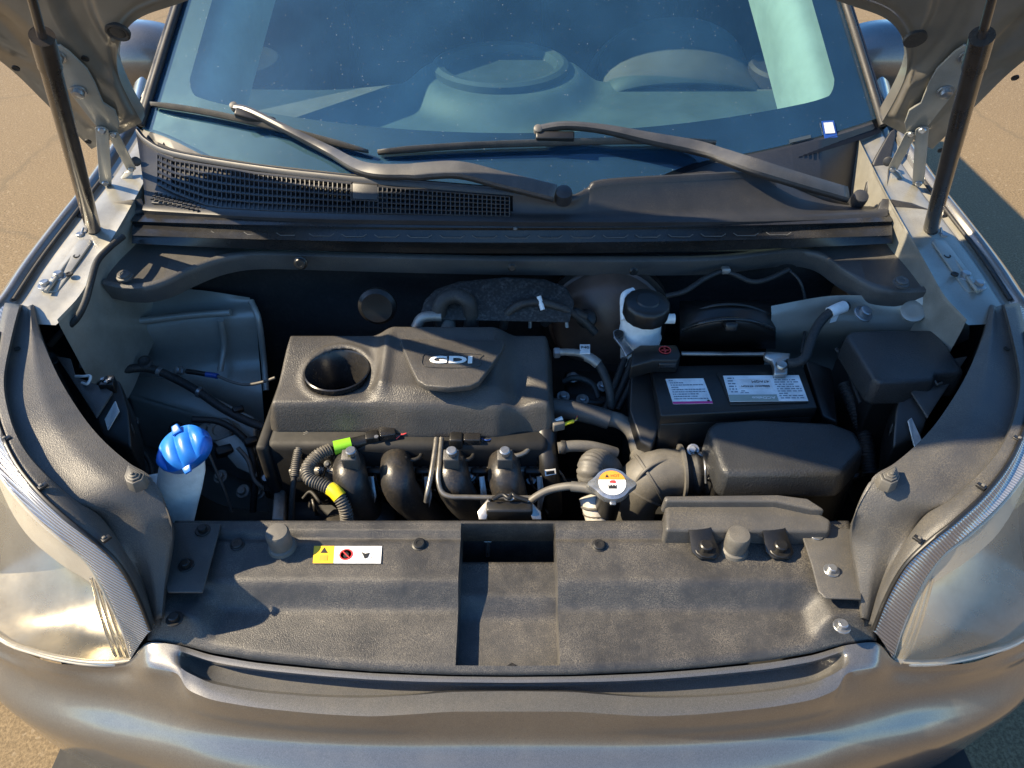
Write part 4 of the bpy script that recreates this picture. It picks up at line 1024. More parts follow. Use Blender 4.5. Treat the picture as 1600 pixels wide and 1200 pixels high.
# intake manifold: four runners sweeping forward and down
MAN = plastic('manifold_plastic', (.022, .021, .020), .38, 260, .5, dust=.35, dcol=(.13, .10, .065), dscale=18, speck=.0)
man = bpy.data.objects.new('intake_manifold', None); C.objects.link(man); man.parent = eng; man.matrix_parent_inverse = Matrix.Translation(-eng.location)
for k, (u, lean) in enumerate(((548, 40), (622, 62), (708, 52), (790, 30))):
    tube('runner', [W(u, 712, .845), W(u - 2, 722, .875), W(u - 1, 742, .882), W(u + 5, 765, .862), W(u + lean * .45, 790, .82), W(u + lean, 815, .76), W(u + lean * 1.4, 840, .70)], [.024, .026, .0275, .028, .027, .026, .025], MAN, man, seg=18, n=7)
    fl_ = [W(u - 46, 752, .858), W(u - 38, 728, .86), W(u - 30, 716, .861), W(u - 16, 706, .862), W(u + 12, 706, .862), W(u + 26, 714, .861), W(u + 34, 728, .86), W(u + 40, 752, .858)]
    tube('flange_rim', fl_, .0028, GLOSSB, man, seg=6, n=5)
    tube('flange_foot', [W(u + 38, 750, .858), W(u + 46, 764, .845), W(u + 60, 766, .845)], .0026, GLOSSB, man, seg=6, n=4)
    box('web', W(u + 42, 745, .838), (.028, .012, .06), BLACK, man, rot=(R(20), 0, 0), bevel=.003)
box('plenum', (-.13, .775, .70), (.40, .12, .16), MAN, man, bevel=.03, bseg=4)
for u in (549, 706, 789):
    mb = box('mounting_block', W(u, 722, .912), (.024, .020, .045), COVER, man, rot=(R(12), 0, 0), bevel=.002)
    bolt(W(u, 708, .938), (0, -.1, 1), .0085, ZINC, mb, washer=False)
tube('fuel_rail', [W(470, 702, .872), W(620, 694, .872), W(760, 692, .872), W(830, 690, .872)], .011, COVER, eng, seg=12, n=3)
bx_ = box('rail_bracket', W(700, 690, .885), (.30, .010, .012), ALU, eng, bevel=.002)
for u in (580, 640, 740, 810): box('injector', W(u, 700, .868), (.02, .02, .035), BLACK, eng, rot=(R(25), 0, 0), bevel=.004)
# fuel and vacuum pipes in front of the engine
SILV = plastic('dull_steel_pipe', (.20, .19, .17), .35, 0, dust=.3, dcol=(.25, .21, .15), dscale=40, metal=.6)
tube('steel_pipe', [W(682, 685, .915), W(680, 702, .912), W(674, 740, .90), W(668, 770, .885), W(666, 784, .87)], .0042, SILV, eng, seg=10)
tube('steel_pipe', [W(690, 685, .915), W(687, 720, .908), W(685, 748, .898), W(690, 768, .888), W(704, 776, .884), W(730, 777, .882), W(790, 778, .878), W(838, 778, .874)], .0042, SILV, eng, seg=10)
tube('steel_pipe', [W(829, 678, .905), W(828, 694, .90), W(822, 706, .897), W(808, 712, .895), W(796, 711, .895), W(788, 711, .895)], .0042, SILV, eng, seg=10)
cb = box('connector', W(738, 688, .91), (.028, .016, .018), GLOSSB, eng, bevel=.002)
box('connector', W(713, 690, .908), (.022, .020, .026), BLACK, eng, bevel=.003)
for k in range(3): tube('thin_wire', [W(752, 685 + k * 3, .912), W(762, 688 - k * 2, .912), W(774, 683 + k * 2, .905)], .0009, (BLUEL, CARB, BLACK)[k], eng, seg=5)
lathe('brass_stud', W(512, 725, .875), (0, -.6, .8), [(.006, -.004), (.0062, .002), (.003, .005)], ZINC, eng, seg=10)
lathe('lift_eye_bolt', W(416, 747, .80), (0, -.5, .8), [(.009, -.01), (.009, 0), (.006, .004)], ZINC, eng, seg=10)
# bare bracket and belt-side bits at the engine's left
prism('engine_mount_arm', [W(428, 766, .80), W(446, 764, .80), W(444, 812, .80), W(424, 812, .80)], (0, 0, -.02), ALU, eng, bevel=.003)
prism('mount_plate', [W(415, 670, .84), W(440, 690, .84), W(432, 770, .78), (W(412, 768, .78)), W(405, 720, .81)], (0, 0, -.02), GLOSSB, eng, bevel=.004)
tube('heater_pipe', [W(650, 512, .985), W(658, 498, 1.0), W(672, 494, 1.005), W(690, 494, 1.005)], .0095, ALU, eng, seg=14)
tube('heater_hose', [W(690, 508, .98), W(686, 486, 1.01), W(694, 468, 1.03), W(712, 462, 1.035), W(730, 470, 1.03), W(736, 490, 1.005), W(736, 512, .975)], .0135, RUBBER, eng, seg=16)
tube('heater_hose_end', [W(700, 515, .98), W(700, 492, .995)], .0135, CARB, eng, seg=16, n=2)
# thermostat / high pressure pump side (right of the cover)
tube('sensor_pipe', [W(866, 551, .965), W(885, 550, .968), W(905, 552, .966), W(918, 558, .962)], .0065, ALU, eng, seg=12)
lathe('pipe_nut', W(870, 551, .965), (1, 0, 0), [(.008, -.006), (.010, -.004), (.010, .004), (.008, .006)], ZINC, eng, seg=6)
tube('pressure_hose', [W(918, 558, .962), W(934, 568, .955), W(946, 590, .94), W(953, 615, .92), W(955, 635, .90)], .0078, RUBBER, eng, seg=12)
tube('hose_crimp', [W(916, 557, .962), W(926, 562, .96), W(935, 569, .955)], .0092, ALU, eng, seg=12, n=3)
lt_ = pxplate('part_label', [(906, 538), (922, 538), (922, 552), (906, 552)], .972, .002, LABEL, eng, bevel=0)
text('lettering', 'P40', W(914, 543, .9725), (1, 0, 0), (0, 1, 0), .007, INK, lt_, ext=.0003)
# wiring up behind the engine with a white tag
tube('rear_cable', [W(786, 512, .97), W(792, 492, 1.0), W(812, 476, 1.02), W(842, 472, 1.02), W(880, 482, 1.01), W(910, 500, .985), W(930, 520, .96)], .0075, RUBBER, eng, seg=10)
tube('rear_pipe', [W(828, 512, .97), W(830, 490, .995), W(842, 478, 1.01), W(866, 476, 1.01), (W(882, 486, 1.0)), W(886, 512, .975)], .0035, ALU, eng, seg=8)
tube('white_tag', [W(842, 463, 1.03), W(848, 484, 1.012)], .0045, LABEL, eng, seg=8, n=1)
box('coil_connector', W(612, 683, .905), (.030, .018, .020), GLOSSB, eng, rot=(0, 0, R(12)), bevel=.002)

# ================================================================== wiring looms and hoses
def top(name, label, cat, loc): return thing(name, label, cat, loc, 'hoses and wiring around the engine' if cat in ('hose', 'wiring', 'cable') else None)
h1 = top('wiring_harness', 'ribbed black wiring conduit with lime and yellow tape in front of the engine cover', 'wiring', tuple(W(500, 760, .80)))
tube('conduit', [W(516, 702, .905), W(496, 712, .905), W(481, 730, .900), W(484, 748, .895), W(502, 757, .892), W(520, 766, .888), W(532, 780, .88), W(540, 798, .865), W(543, 822, .84)], .0095, CARB, h1, seg=14, corr=(.0042, .0011))
tube('lime_tape', [W(522, 700, .906), W(536, 697, .906), W(549, 694, .906)], .0115, LIME, h1, seg=16, n=3)
tube('yellow_tape', [W(516, 763, .889), W(524, 769, .887), W(531, 777, .882)], .0113, YTAPE, h1, seg=16, n=3)
tube('loom_end', [W(548, 694, .906), W(562, 691, .906), W(572, 688, .907)], .0105, BLACK, h1, seg=12, n=3)
box('connector', W(582, 685, .91), (.022, .018, .020), BLACK, h1, rot=(0, 0, R(12)), bevel=.002)
box('connector', W(606, 679, .912), (.026, .024, .022), GLOSSB, h1, rot=(0, 0, R(12)), bevel=.002)
lathe('connector_key', W(588, 683, .922), (0, 0, 1), [(.0035, 0), (.0035, .002), (.0015, .002)], ZINC, h1, seg=12)
for k in range(4): tube('loose_wire', [W(619, 680 + k * 2, .912), W(632, 678 - k, .915), W(641, 672 + k, .918)], .001, (RED, CARB, BLACK, RED)[k], h1, seg=5)
h2 = top('wiring_harness', 'thin ribbed conduit hanging from the lower left corner of the engine cover', 'wiring', tuple(W(462, 760, .80)))
tube('conduit', [W(490, 664, .91), W(482, 676, .905), W(470, 694, .90), W(463, 720, .89), W(460, 745, .88)], .0068, CARB, h2, seg=12, corr=(.0035, .0008))
tube('bare_cable', [W(460, 743, .88), W(457, 770, .86), W(455, 812, .82)], .0048, RUBBER, h2, seg=10)
h3 = top('ground_cable', 'thin grey earth cable with blue tape bolted to the left inner wing', 'cable', tuple(W(285, 580, .86)))
tube('cable', [W(290, 580, .885), W(312, 583, .888), W(335, 586, .888), W(360, 596, .885), W(385, 601, .885), W(410, 597, .89), W(430, 590, .90)], .0028, CARB, h3, seg=8)
tube('sleeve', [W(292, 580, .886), W(306, 582, .888), W(322, 585, .888)], .0048, BLACK, h3, seg=10, n=3)
tube('blue_tape', [W(322, 585, .888), W(331, 586, .888), W(340, 588, .888)], .0052, BLUEL, h3, seg=10, n=3)
lathe('terminal_bolt', W(282, 579, .886), (-.4, -.6, .6), [(.010, -.002), (.010, .002), (.0075, .002), (.0075, .010), (.006, .011)], ZINC, h3, seg=6)
h4 = top('washer_hose', 'thin black hose curving down from the left fender rail', 'hose', tuple(W(120, 500, .99)))
tube('hose', [W(192, 370, 1.112), W(172, 386, 1.115), W(152, 408, 1.113), W(142, 440, 1.106), W(133, 472, 1.085), W(118, 500, 1.06), W(95, 520, 1.035), W(78, 538, 1.01)], .0055, RUBBER, h4, seg=10)
h5 = top('coolant_hose', 'black coolant hose curving from the engine to the air intake pipe', 'hose', tuple(W(960, 680, .84)))
tube('sleeve', [W(858, 636, .91), W(890, 640, .91), W(925, 648, .905), W(952, 656, .90)], .0165, COVER, h5, seg=16)
tube('hose', [W(940, 652, .903), W(968, 658, .897), W(988, 674, .885), W(996, 698, .87), W(1000, 716, .855)], .0135, CARB, h5, seg=16)
lathe('hose_clamp', W(1000, 714, .857), (.1, -.3, -.8), [(.016, -.005), (.017, -.003), (.017, .003), (.016, .005)], ZINC, h5, seg=18)
h6 = top('bypass_hose', 'short pale grey bypass hose right of the engine below its cover', 'hose', tuple(W(910, 700, .84)))
tube('hose', [W(872, 700, .895), W(895, 697, .897), W(922, 698, .895), W(945, 703, .888), W(962, 708, .878)], .0095, CARB, h6, seg=14)
lathe('hose_clamp', W(880, 699, .896), (1, 0, 0), [(.0108, -.004), (.0115, -.003), (.0115, .003), (.0108, .004)], RUBBER, h6, seg=16)
h7 = top('upper_radiator_pipe', 'vertical black coolant outlet pipe between bypass hose and intake manifold', 'pipe', tuple(W(860, 770, .76)))
tube('pipe', [W(852, 672, .90), W(853, 700, .885), W(857, 730, .865), W(862, 770, .82), W(864, 800, .78)], [.020, .018, .017, .017, .016], BLACK, h7, seg=18)
plb = prism('pipe_label', [W(851, 735, .895), W(868, 733, .895), W(869, 741, .888), W(852, 744, .888)], (0, .002, -.001), LABEL, h7, bevel=0)
prism('label_print', [W(853.5, 737, .8955), W(866, 735.5, .8955), W(867, 740, .890), W(854, 742, .890)], (0, .0008, 0), INK, plb, bevel=0)
box('sensor', W(872, 664, .918), (.020, .014, .016), CARB, h7, rot=(0, 0, R(15)), bevel=.002)
box('sensor_latch', W(872, 656, .925), (.016, .006, .005), LABEL, h7, rot=(0, R(-20), R(15)), bevel=.001)
tube('yellow_wire', [W(882, 663, .918), W(890, 660, .92), W(896, 658, .92)], .003, YTAPE, h7, seg=8)
for k in range(3): tube('sensor_wire', [W(894, 659, .92), W(900, 655 + k, .922), W(902, 650 + 3 * k, .922)], .0009, (RED, YTAPE, CARB)[k], h7, seg=5)

# ---- hood latch seen behind the panel
hl_ = top('hood_latch', 'black hood latch bracket standing behind the radiator cover opening', 'latch', tuple(W(800, 812, .80)))
for s_, pts in ((-1, ((748, 812, .89), (746, 800, .895), (762, 780, .905), (766, 784, .905), (760, 812, .89))), (1, ((846, 812, .89), (845, 800, .895), (826, 782, .905), (822, 786, .905), (832, 812, .89)))):
    prism('side_plate', [W(*p) for p in pts], (0, .004, -.002), STEEL, hl_, bevel=.0008)
box('latch_body', W(796, 800, .89), (.07, .02, .03), BLACK, hl_, bevel=.004)
tube('latch_hook', [W(770, 780, .912), W(785, 773, .915), W(795, 778, .915), W(800, 772, .916), W(806, 776, .915), W(825, 782, .91)], .0035, BLACK, hl_, seg=8)
tube('latch_loop', [W(788, 773, .916), W(790, 780, .912), W(800, 781, .912), W(803, 774, .916), W(788, 773, .916)], .0016, STEEL, hl_, seg=6)
# ================================================================== battery
bat = thing('battery', 'black car battery with two white printed labels on top', 'battery', tuple(W(1150, 640, .78)))
BZ = .958
def bq(u, v, z=BZ): return W(u, v, z)
cs = [bq(1018, 572), bq(1252, 568), bq(1276, 636), bq(1034, 648)]
prism('case', [p + Vector((0, 0, -.02)) for p in cs], (0, 0, -.17), BLACK, bat, bevel=.004)
cc = sum(cs, Vector()) / 4
prism('lid', [cc + (p - cc) * 1.015 for p in cs], (0, 0, -.022), BLACK, bat, bevel=.003)
prism('lid_step', [bq(1040, 652, .936), bq(1270, 642, .936), bq(1272, 648, .93), bq(1038, 660, .93)], (0, .01, -.012), GLOSSB, bat, bevel=.002)
prism('raised_field', [bq(1120, 582, BZ + .003), bq(1240, 580, BZ + .003), bq(1264, 628, BZ + .003), bq(1142, 632, BZ + .003)], (0, 0, -.004), BLACK, bat, bevel=.0015)
l1 = prism('warning_label', [bq(1040, 592, BZ + .0012), bq(1099, 591, BZ + .0012), bq(1114, 630, BZ + .0012), bq(1052, 631, BZ + .0012)], (0, 0, -.001), PRINT, bat, bevel=0)
l1['label'] = 'white warning label with a red bottom edge'
prism('red_edge', [bq(1051, 627.5, BZ + .0016), bq(1113, 626.5, BZ + .0016), bq(1114, 630, BZ + .0016), bq(1052, 631, BZ + .0016)], (0, 0, -.0004), MAGENTA, l1, bevel=0)
lathe('stamp', bq(1107, 626, BZ + .0016), (0, 0, 1), [(.0022, 0), (.0022, .0004), (.001, .0004)], INK, l1, seg=12)
q0, q1, q2, q3 = (bq(1130, 587, BZ + .0042), bq(1248, 586, BZ + .0042), bq(1263, 626, BZ + .0042), bq(1141, 627, BZ + .0042))
l2 = prism('brand_label', [q0, q1, q2, q3], (0, 0, -.001), PRINT, bat, bevel=0)
def lb(f, g, lift=.0006): return q0.lerp(q1, f).lerp(q3.lerp(q2, f), g) + Vector((0, 0, lift))
prism('grey_band', [lb(.0, .76), lb(.62, .76), lb(.62, 1), lb(.0, 1)], (0, 0, -.0004), GREYGREEN, l2, bevel=0)
prism('white_field', [lb(.16, .14), lb(.60, .14), lb(.60, .54), lb(.16, .54)], (0, 0, -.0003), LABEL, l2, bevel=0)
xd = -(lb(1, .5) - lb(0, .5)); yd = -(lb(.5, 0) - lb(.5, 1))
text('lettering', 'ACDelco', lb(.44, .885, .001), xd, yd, .0058, LABEL, l2, ext=.0002, wide=1.25, bold=.02)
text('lettering', '47AGM', lb(.46, .26, .001), xd, yd, .0058, INK, l2, ext=.0002, wide=1.15)
text('lettering', '88864541 47AGM', lb(.38, .44, .001), xd, yd, .0046, INK, l2, ext=.0002)
def fine_print(parent, quad, boxes, rows, seed):
    """rows of print too small to read, one flat part of the label"""
    r_ = random.Random(seed); V = []; Fs = []; n_ = quad[0]
    def at(f, g): return quad[0].lerp(quad[1], f).lerp(quad[3].lerp(quad[2], f), g) + Vector((0, 0, .0005))
    for f0, f1, g0, g1, k in boxes:
        for i in range(k):
            g = g0 + (g1 - g0) * (i + .3) / k; dg_ = (g1 - g0) / k * .42; f = f0 + r_.uniform(0, .02)
            while f < f1 - .01:
                e = min(f1, f + r_.uniform(.015, .07)); b = len(V); V.extend([at(f, g), at(e, g), at(e, g + dg_), at(f, g + dg_)]); Fs.append((b, b + 1, b + 2, b + 3)); f = e + r_.uniform(.008, .02)
                if r_.random() < .06: break
    return mk('fine_print', V, Fs, PRINK, parent)
fine_print(l1, [bq(1040, 592, BZ + .0012), bq(1099, 591, BZ + .0012), bq(1114, 630, BZ + .0012), bq(1052, 631, BZ + .0012)], ((.06, .94, .04, .86, 9),), 9, 3)
fine_print(l2, [q0, q1, q2, q3], ((.03, .13, .06, .7, 6), (.64, .97, .06, .94, 10), (.16, .58, .58, .72, 2)), 9, 5)
mq = prism('date_code', [W(1054, 681, .872), W(1064, 680.5, .872), W(1065, 687, .866), W(1055, 688, .866)], (0, .001, 0), CARB, bat, bevel=0)
text('lettering', '15 049 A\n22 01 1', W(1084, 685, .8705) + Vector((0, -.004, 0)), (1, 0, 0), (0, .55, .83), .0045, CARB, bat, ext=.0002)
# terminals, clamp rail, positive cover
tcov = prism('positive_terminal_cover', [W(988, 546, .990), W(1000, 538, .990), W(1058, 538, .990), W(1064, 552, .990), W(1060, 562, .988), W(1022, 562, .988), W(985, 572, .985)], (0, 0, -.03), BLACK, bat, bevel=.004, bseg=3)
lathe('plus_ring', W(1039, 547, .9905), (0, 0, 1), [(.0102, 0), (.0102, .0006), (.0088, .0006), (.0088, 0)], RED, tcov, seg=32)
for a in ((.008, .0012), (.0012, .008)): box('plus_sign', W(1039, 547, .9908), (a[0] * 2 * .8, a[1] * 2 * .8, .0006), RED, tcov, bevel=0)
box('cover_latch', W(1042, 569, .975), (.03, .012, .012), GLOSSB, bat, bevel=.002)
box('hold_down_rail', W(1135, 553, .972), (.155, .007, .005), STEEL, bat, rot=(0, 0, R(-.5)), bevel=.001)
ng = prism('negative_clamp', [W(1195, 548, .978), W(1236, 551, .978), W(1234, 561, .978), W(1224, 564, .978), W(1232, 574, .976), W(1231, 584, .974), W(1210, 584, .974), W(1209, 572, .976), W(1206, 562, .978), W(1194, 556, .978)], (0, 0, -.012), STEEL, bat, bevel=.003)
lathe('negative_post', W(1220, 574, .972), (0, 0, 1), [(.0105, -.015), (.0100, .006), (.0085, .008), (.003, .0075)], STEEL, bat, seg=18)
gc = thing('negative_cable', 'black negative cable with white tag rising from the battery clamp', 'cable', tuple(W(1260, 560, .95)))
tube('cable', [W(1230, 568, .975), W(1246, 566, .978), W(1258, 558, .985), W(1266, 535, .995), W(1276, 512, 1.005), W(1290, 494, 1.015), W(1306, 483, 1.02), W(1324, 478, 1.02)], .0082, RUBBER, gc, seg=12)
tube('white_tag', [W(1296, 489, 1.017), W(1308, 483, 1.02), W(1319, 479, 1.02)], .0105, LABEL, gc, seg=14, n=3)
prism('tag_tail', [W(1300, 494, 1.012), W(1313, 486, 1.015), W(1306, 502, 1.0), W(1296, 505, 1.0)], (.001, .001, 0), LABEL, gc, bevel=0)
tube('copper_braid', [W(1236, 566, .978), W(1248, 568, .978), W(1257, 556, .985), W(1263, 542, .992)], .0045, plastic('copper', (.35, .22, .12), .4, metal=.7), gc, seg=8)
tray = thing('battery_tray', 'dark plastic battery tray around the battery sides', 'tray', tuple(W(1150, 640, .70)))
prism('tray_side', [W(986, 575, .955), W(1018, 575, .95), W(1036, 650, .93), W(1018, 700, .90), W(1000, 690, .90), W(984, 640, .93)], (0, 0, -.2), BLACK, tray, bevel=.004)
prism('tray_side', [W(1258, 560, .95), W(1300, 575, .93), W(1310, 660, .90), W(1284, 650, .90)], (0, 0, -.2), BLACK, tray, bevel=.004)

# ================================================================== air filter box
def rbox(name, topz, pts, drop, mat, parent, bev=.012, taper=1.06):
    return prism(name, [W(*p) if len(p) > 2 else W(p[0], p[1], topz) for p in pts], drop, mat, parent, bevel=bev, bseg=5, taper=taper)
afb = thing('air_filter_box', 'grained black air filter housing in front of the battery', 'air filter', tuple(W(1220, 740, .72)))
rbox('lid', .955, [(1118, 656), (1180, 652), (1300, 658), (1338, 672), (1352, 700), (1318, 738), (1140, 738), (1128, 735), (1104, 668)], (0, -.004, -.055), BOXPL, afb, bev=.012, taper=1.03)
rbox('lower_box', .90, [(1112, 680), (1330, 690), (1350, 715), (1330, 752), (1118, 752)], (0, 0, -.16), BLACK, afb, bev=.006, taper=1.0)
prism('lid_rim', [W(1104, 740, .893), W(1345, 738, .893), W(1340, 746, .893), W(1106, 748, .893)], (0, .0, -.008), BLACK, afb, bevel=.002)
# intake pipe with ribs
ihs = thing('intake_hose', 'fat ribbed grey-black air intake hose joining the air filter box', 'hose', tuple(W(1030, 750, .78)))
tube('bellows', [W(1116, 734, .868), W(1090, 736, .868), W(1060, 738, .866)], .037, RUBBER, ihs, seg=28, n=16, corr=(.016, .0022))
tube('elbow', [W(1066, 738, .866), W(1035, 740, .862), W(1010, 752, .848), W(990, 778, .81), W(985, 805, .77)], [.037, .041, .043, .042, .040], CARB, ihs, seg=28)
for s_ in range(3):
    p = [W(1064, 738, .866), W(1014, 748, .852), W(1000, 765, .83)][s_]; t_ = [Vector((1, .02, .03)), Vector((.85, .3, .4)), Vector((.5, .45, .74))][s_].normalized()
    lathe('rib', p, t_, [(.040, -.0025), (.0465, -.002), (.0465, .002), (.040, .0025)], CARB, ihs, seg=30)
tube('long_rib', [W(1062, 716, .898), W(1030, 722, .90), W(1005, 738, .89), W(988, 762, .86)], .003, CARB, ihs, seg=8)
tube('inlet_stub', [W(1000, 712, .862), W(1003, 724, .868), W(1010, 738, .858)], .0165, CARB, ihs, seg=18)
lathe('stub_clamp', W(1001, 718, .866), (.2, -.6, -.5), [(.0175, -.005), (.0185, -.003), (.0185, .003), (.0175, .005)], RUBBER, ihs, seg=20)
tube('clamp_band', [W(1098, 703 + 0, .898)] * 1 + [W(1100, 706, .905), W(1102, 730, .905), W(1103, 755, .885)], .002, ZINC, ihs, seg=6)
bolt(W(1083, 703, .905), (-.3, -.5, .8), .006, ZINC, ihs, 'clamp_screw')
box('clamp_ear', W(1090, 709, .903), (.022, .008, .006), ZINC, ihs, rot=(0, 0, R(-20)), bevel=.001)
# front air duct
dct = thing('air_duct', 'flat matte black air duct lying behind the right end of the radiator cover', 'duct', tuple(W(1170, 800, .86)))
rbox('duct_body', .925, [(1046, 786), (1200, 786), (1270, 795), (1300, 812), (1298, 830), (1040, 828), (1040, 792)], (0, 0, -.06), COVER, dct, bev=.006, taper=1.02)
rbox('duct_lid', .938, [(1038, 774), (1215, 772), (1262, 778), (1290, 796), (1268, 795), (1212, 783), (1040, 783)], (0, 0, -.028), COVER, dct, bev=.004, taper=1.02)
# ================================================================== fuse box
fb = thing('fuse_box', 'large grained black fuse box at the right side of the engine bay', 'fuse box', tuple(W(1400, 570, .85)))
rbox('lid', 1.02, [(1330, 516), (1400, 514), (1462, 514), (1508, 578), (1500, 584), (1464, 584), (1462, 594), (1380, 596), (1366, 592), (1322, 524)], (0, 0, -.05), BOXPL, fb, bev=.010, taper=1.04)
rbox('body', .97, [(1316, 530), (1460, 522), (1510, 585), (1465, 600), (1465, 615), (1366, 618)], (0, 0, -.18), BLACK, fb, bev=.004, taper=.98)
ltc = prism('latch', [W(1364, 617, .945), W(1386, 616, .945), W(1400, 646, .925), W(1380, 647, .925)], (0, .004, -.02), GLOSSB, fb, bevel=.002)
for k in range(2): tube('edge_line', [W(1338 + k * 4, 575 - k * 3, .957), W(1378 + k * 4, 628 - k * 3, .945)], .0009, CARB, fb, seg=5, n=1)
for sx in (-1, 1):
    mo = thing('lamp_module', ('black control module with white label beside the left headlight cover' if sx < 0 else 'black control module with white label below the fuse box'), 'module', tuple(L(W(165, 640, .90), sx)), 'lamp control modules behind the headlight covers')
    mt_ = COVER
    prism('bracket', [L(p, sx) for p in (W(88, 556, 1.01), W(110, 560, 1.01), W(118, 588, 1.0), W(165, 606, 1.0), W(176, 612, 1.0), W(150, 652, .99), W(146, 645, .99))], (0, 0, -.004), mt_, mo, bevel=.001)
    prism('housing', [L(p, sx) for p in (W(168, 598, 1.0), W(186, 592, 1.0), W(200, 640, .97), W(205, 700, .93), W(160, 680, .95), W(150, 650, .98))], (0, .0, -.08), BLACK, mo, bevel=.004)
    prism('white_label', [L(p + Vector((0, -.002, .002)), sx) for p in ((W(181, 627, .985), W(187, 643, .98), W(170, 672, .962), W(165, 655, .97)) if sx < 0 else (W(177, 653, .972), W(182, 658, .972), W(171, 702, .945), W(161, 688, .950)))], (0, .002, -.002), LABEL, mo, bevel=0)
    cn = prism('connector', [L(p, sx) for p in (W(160, 592, 1.01), W(166, 586, 1.01), W(179, 586, 1.01), W(176, 600, 1.008), W(152, 602, 1.008))], (0, 0, -.02), BLACK, mo, bevel=.002)
    for k in range(3): box('connector_catch', L(W(160 + k * 6, 592 + (k % 2) * 4, 1.012), sx), (.005, .007, .003), ZINC, cn, bevel=.0005)
    tube('wire_clip', [L(W(*p), sx) for p in ((118, 588, 1.005), (130, 588, 1.01), (140, 587, 1.012), (141, 592, 1.01), (136, 600, 1.005), (128, 598, 1.003))], .0022, LABEL if sx < 0 else CARB, mo, seg=8)
    for k in range(4): tube('wire', [L(W(188 + k * 3, 640 + k * 6, .95), sx), L(W(196 + k * 3, 648 + k * 6, .945), sx), L(W(202 + k * 2, 662 + k * 8, .92), sx), L(W(200, 680 + k * 8, .88), sx)], .003, RUBBER, mo, seg=6)
# ================================================================== brake fluid reservoir, booster, bulkhead box
bb = thing('brake_booster', 'round brownish brake booster half hidden at the firewall', 'brake booster', tuple(W(935, 490, .95)))
bc = W(948, 498, y=1.19)
lathe('shell', bc, (-.12, -1, .12), [(.12, -.03), (.12, 0), (.115, .012), (.108, .016), (.10, .04), (.085, .055), (.05, .062), (.02, .07)], RUST, bb, seg=48)
lathe('shell_rim', bc, (-.12, -1, .12), [(.118, .005), (.124, .006), (.124, .012), (.118, .013)], BLACK, bb, seg=48)
lathe('check_valve', W(918, 498, y=1.12), (-.3, -.7, .5), [(.012, -.02), (.012, 0), (.018, .002), (.018, .01), (.008, .018)], BLACK, bb, seg=18)
tube('vacuum_hose', [W(915, 495, y=1.10), W(895, 488, y=1.10), W(870, 490, y=1.11), W(850, 505, y=1.12)], .009, RUBBER, bb, seg=12)
br = thing('brake_fluid_reservoir', 'white brake fluid reservoir with black screw cap in front of the firewall', 'reservoir', tuple(W(1000, 530, .93)))
bm_ = W(1003, 500, 1.0); 
body = [[Vector((bm_.x + .040 * k * math.cos(a) * (1.0 if math.cos(a) > 0 else 1.05), bm_.y + .034 * k * math.sin(a), z)) for a in [2 * math.pi * q / 24 for q in range(24)]] for z, k in ((.90, .55), (.915, .72), (.945, .78), (.95, .92), (.965, .98), (.968, .92), (.99, .88), (1.01, .94), (1.03, .98), (1.034, .92))]
grid('tank', body, WHITE, br, closed=True, auto=50)
lathe('cap', W(1010, 476, 1.052) + Vector((0, 0, -.018)), (.05, -.05, 1), [(.036, -.006), (.0385, 0), (.039, .018), (.037, .024), (.034, .026), (.02, .0265), (.018, .029), (.006, .029)], BLACK, br, seg=48, wave=(14, .015))
tube('side_port', [W(1030, 497, 1.0), W(1042, 498, 1.0), W(1054, 498, 1.0)], .009, WHITE, br, seg=12)
prism('tank_bracket', [W(958, 516, .985), (W(966, 513, .985)), W(974, 520, .985), W(980, 535, .98), W(990, 548, .975), W(978, 556, .97), W(970, 540, .975), W(959, 526, .982)], (0, 0, -.006), ZINC, br, bevel=.002)
lathe('bracket_bolt', W(967, 522, .986), (0, -.2, 1), [(.0085, 0), (.0085, .002), (.0055, .002), (.005, .0005)], DARK, br, seg=14)
tube('upper_ear', [W(975, 500, 1.02), W(974, 480, 1.035), W(977, 462, 1.045), W(990, 454, 1.048)], [.006, .006, .008, .006], WHITE, br, seg=10)
ecu = thing('bulkhead_box', 'black ribbed plastic box between brake reservoir and right inner wing', 'box', tuple(W(1135, 520, .9)))
ar = []
for i in range(21):
    f = i / 20; u = 1062 + 150 * f; hz = .975 + .035 * math.sin(math.pi * f) ** .6
    ar.append([W(u, 545, .90), W(u, 532, .955), W(u, 520 - 14 * math.sin(math.pi * f), hz), W(u, 500 - 12 * math.sin(math.pi * f), hz + .012), W(u, 482 - 4 * math.sin(math.pi * f), hz + .012), W(u, 470, hz - .02)])
loft('shell', ar, BLACK, ecu, nu=1, nv=3)
tube('arched_rib', [W(1066, 516, .985), W(1095, 505, 1.012), W(1132, 499, 1.022), W(1170, 501, 1.018), W(1208, 514, .99)], .0035, GLOSSB, ecu, seg=8)
box('latch', W(1140, 508, 1.012), (.022, .03, .016), BLACK, ecu, rot=(R(-20), 0, 0), bevel=.004)
tube('rear_rib', [W(1072, 490, 1.0), W(1120, 477, 1.025), W(1165, 478, 1.022), W(1205, 492, 1.0)], .003, BLACK, ecu, seg=8)
blc = thing('firewall_cable', 'dark cable clipped along the firewall above the battery', 'cable', tuple(W(1130, 430, 1.03)))
tube('cable', [W(1040, 463, 1.02), W(1070, 455, 1.028), W(1100, 436, 1.038), W(1128, 424, 1.044), W(1150, 430, 1.04), W(1175, 440, 1.032), W(1200, 436, 1.034), W(1232, 421, 1.042)], .0048, RUBBER, blc, seg=8)
tube('branch', [W(1232, 421, 1.042), W(1250, 440, 1.03), W(1258, 470, 1.0), W(1258, 510, .97), W(1252, 552, .95)], .0026, RUBBER, blc, seg=8)
box('cable_clip', W(1134, 422, 1.046), (.016, .014, .012), ALU, blc, bevel=.003)
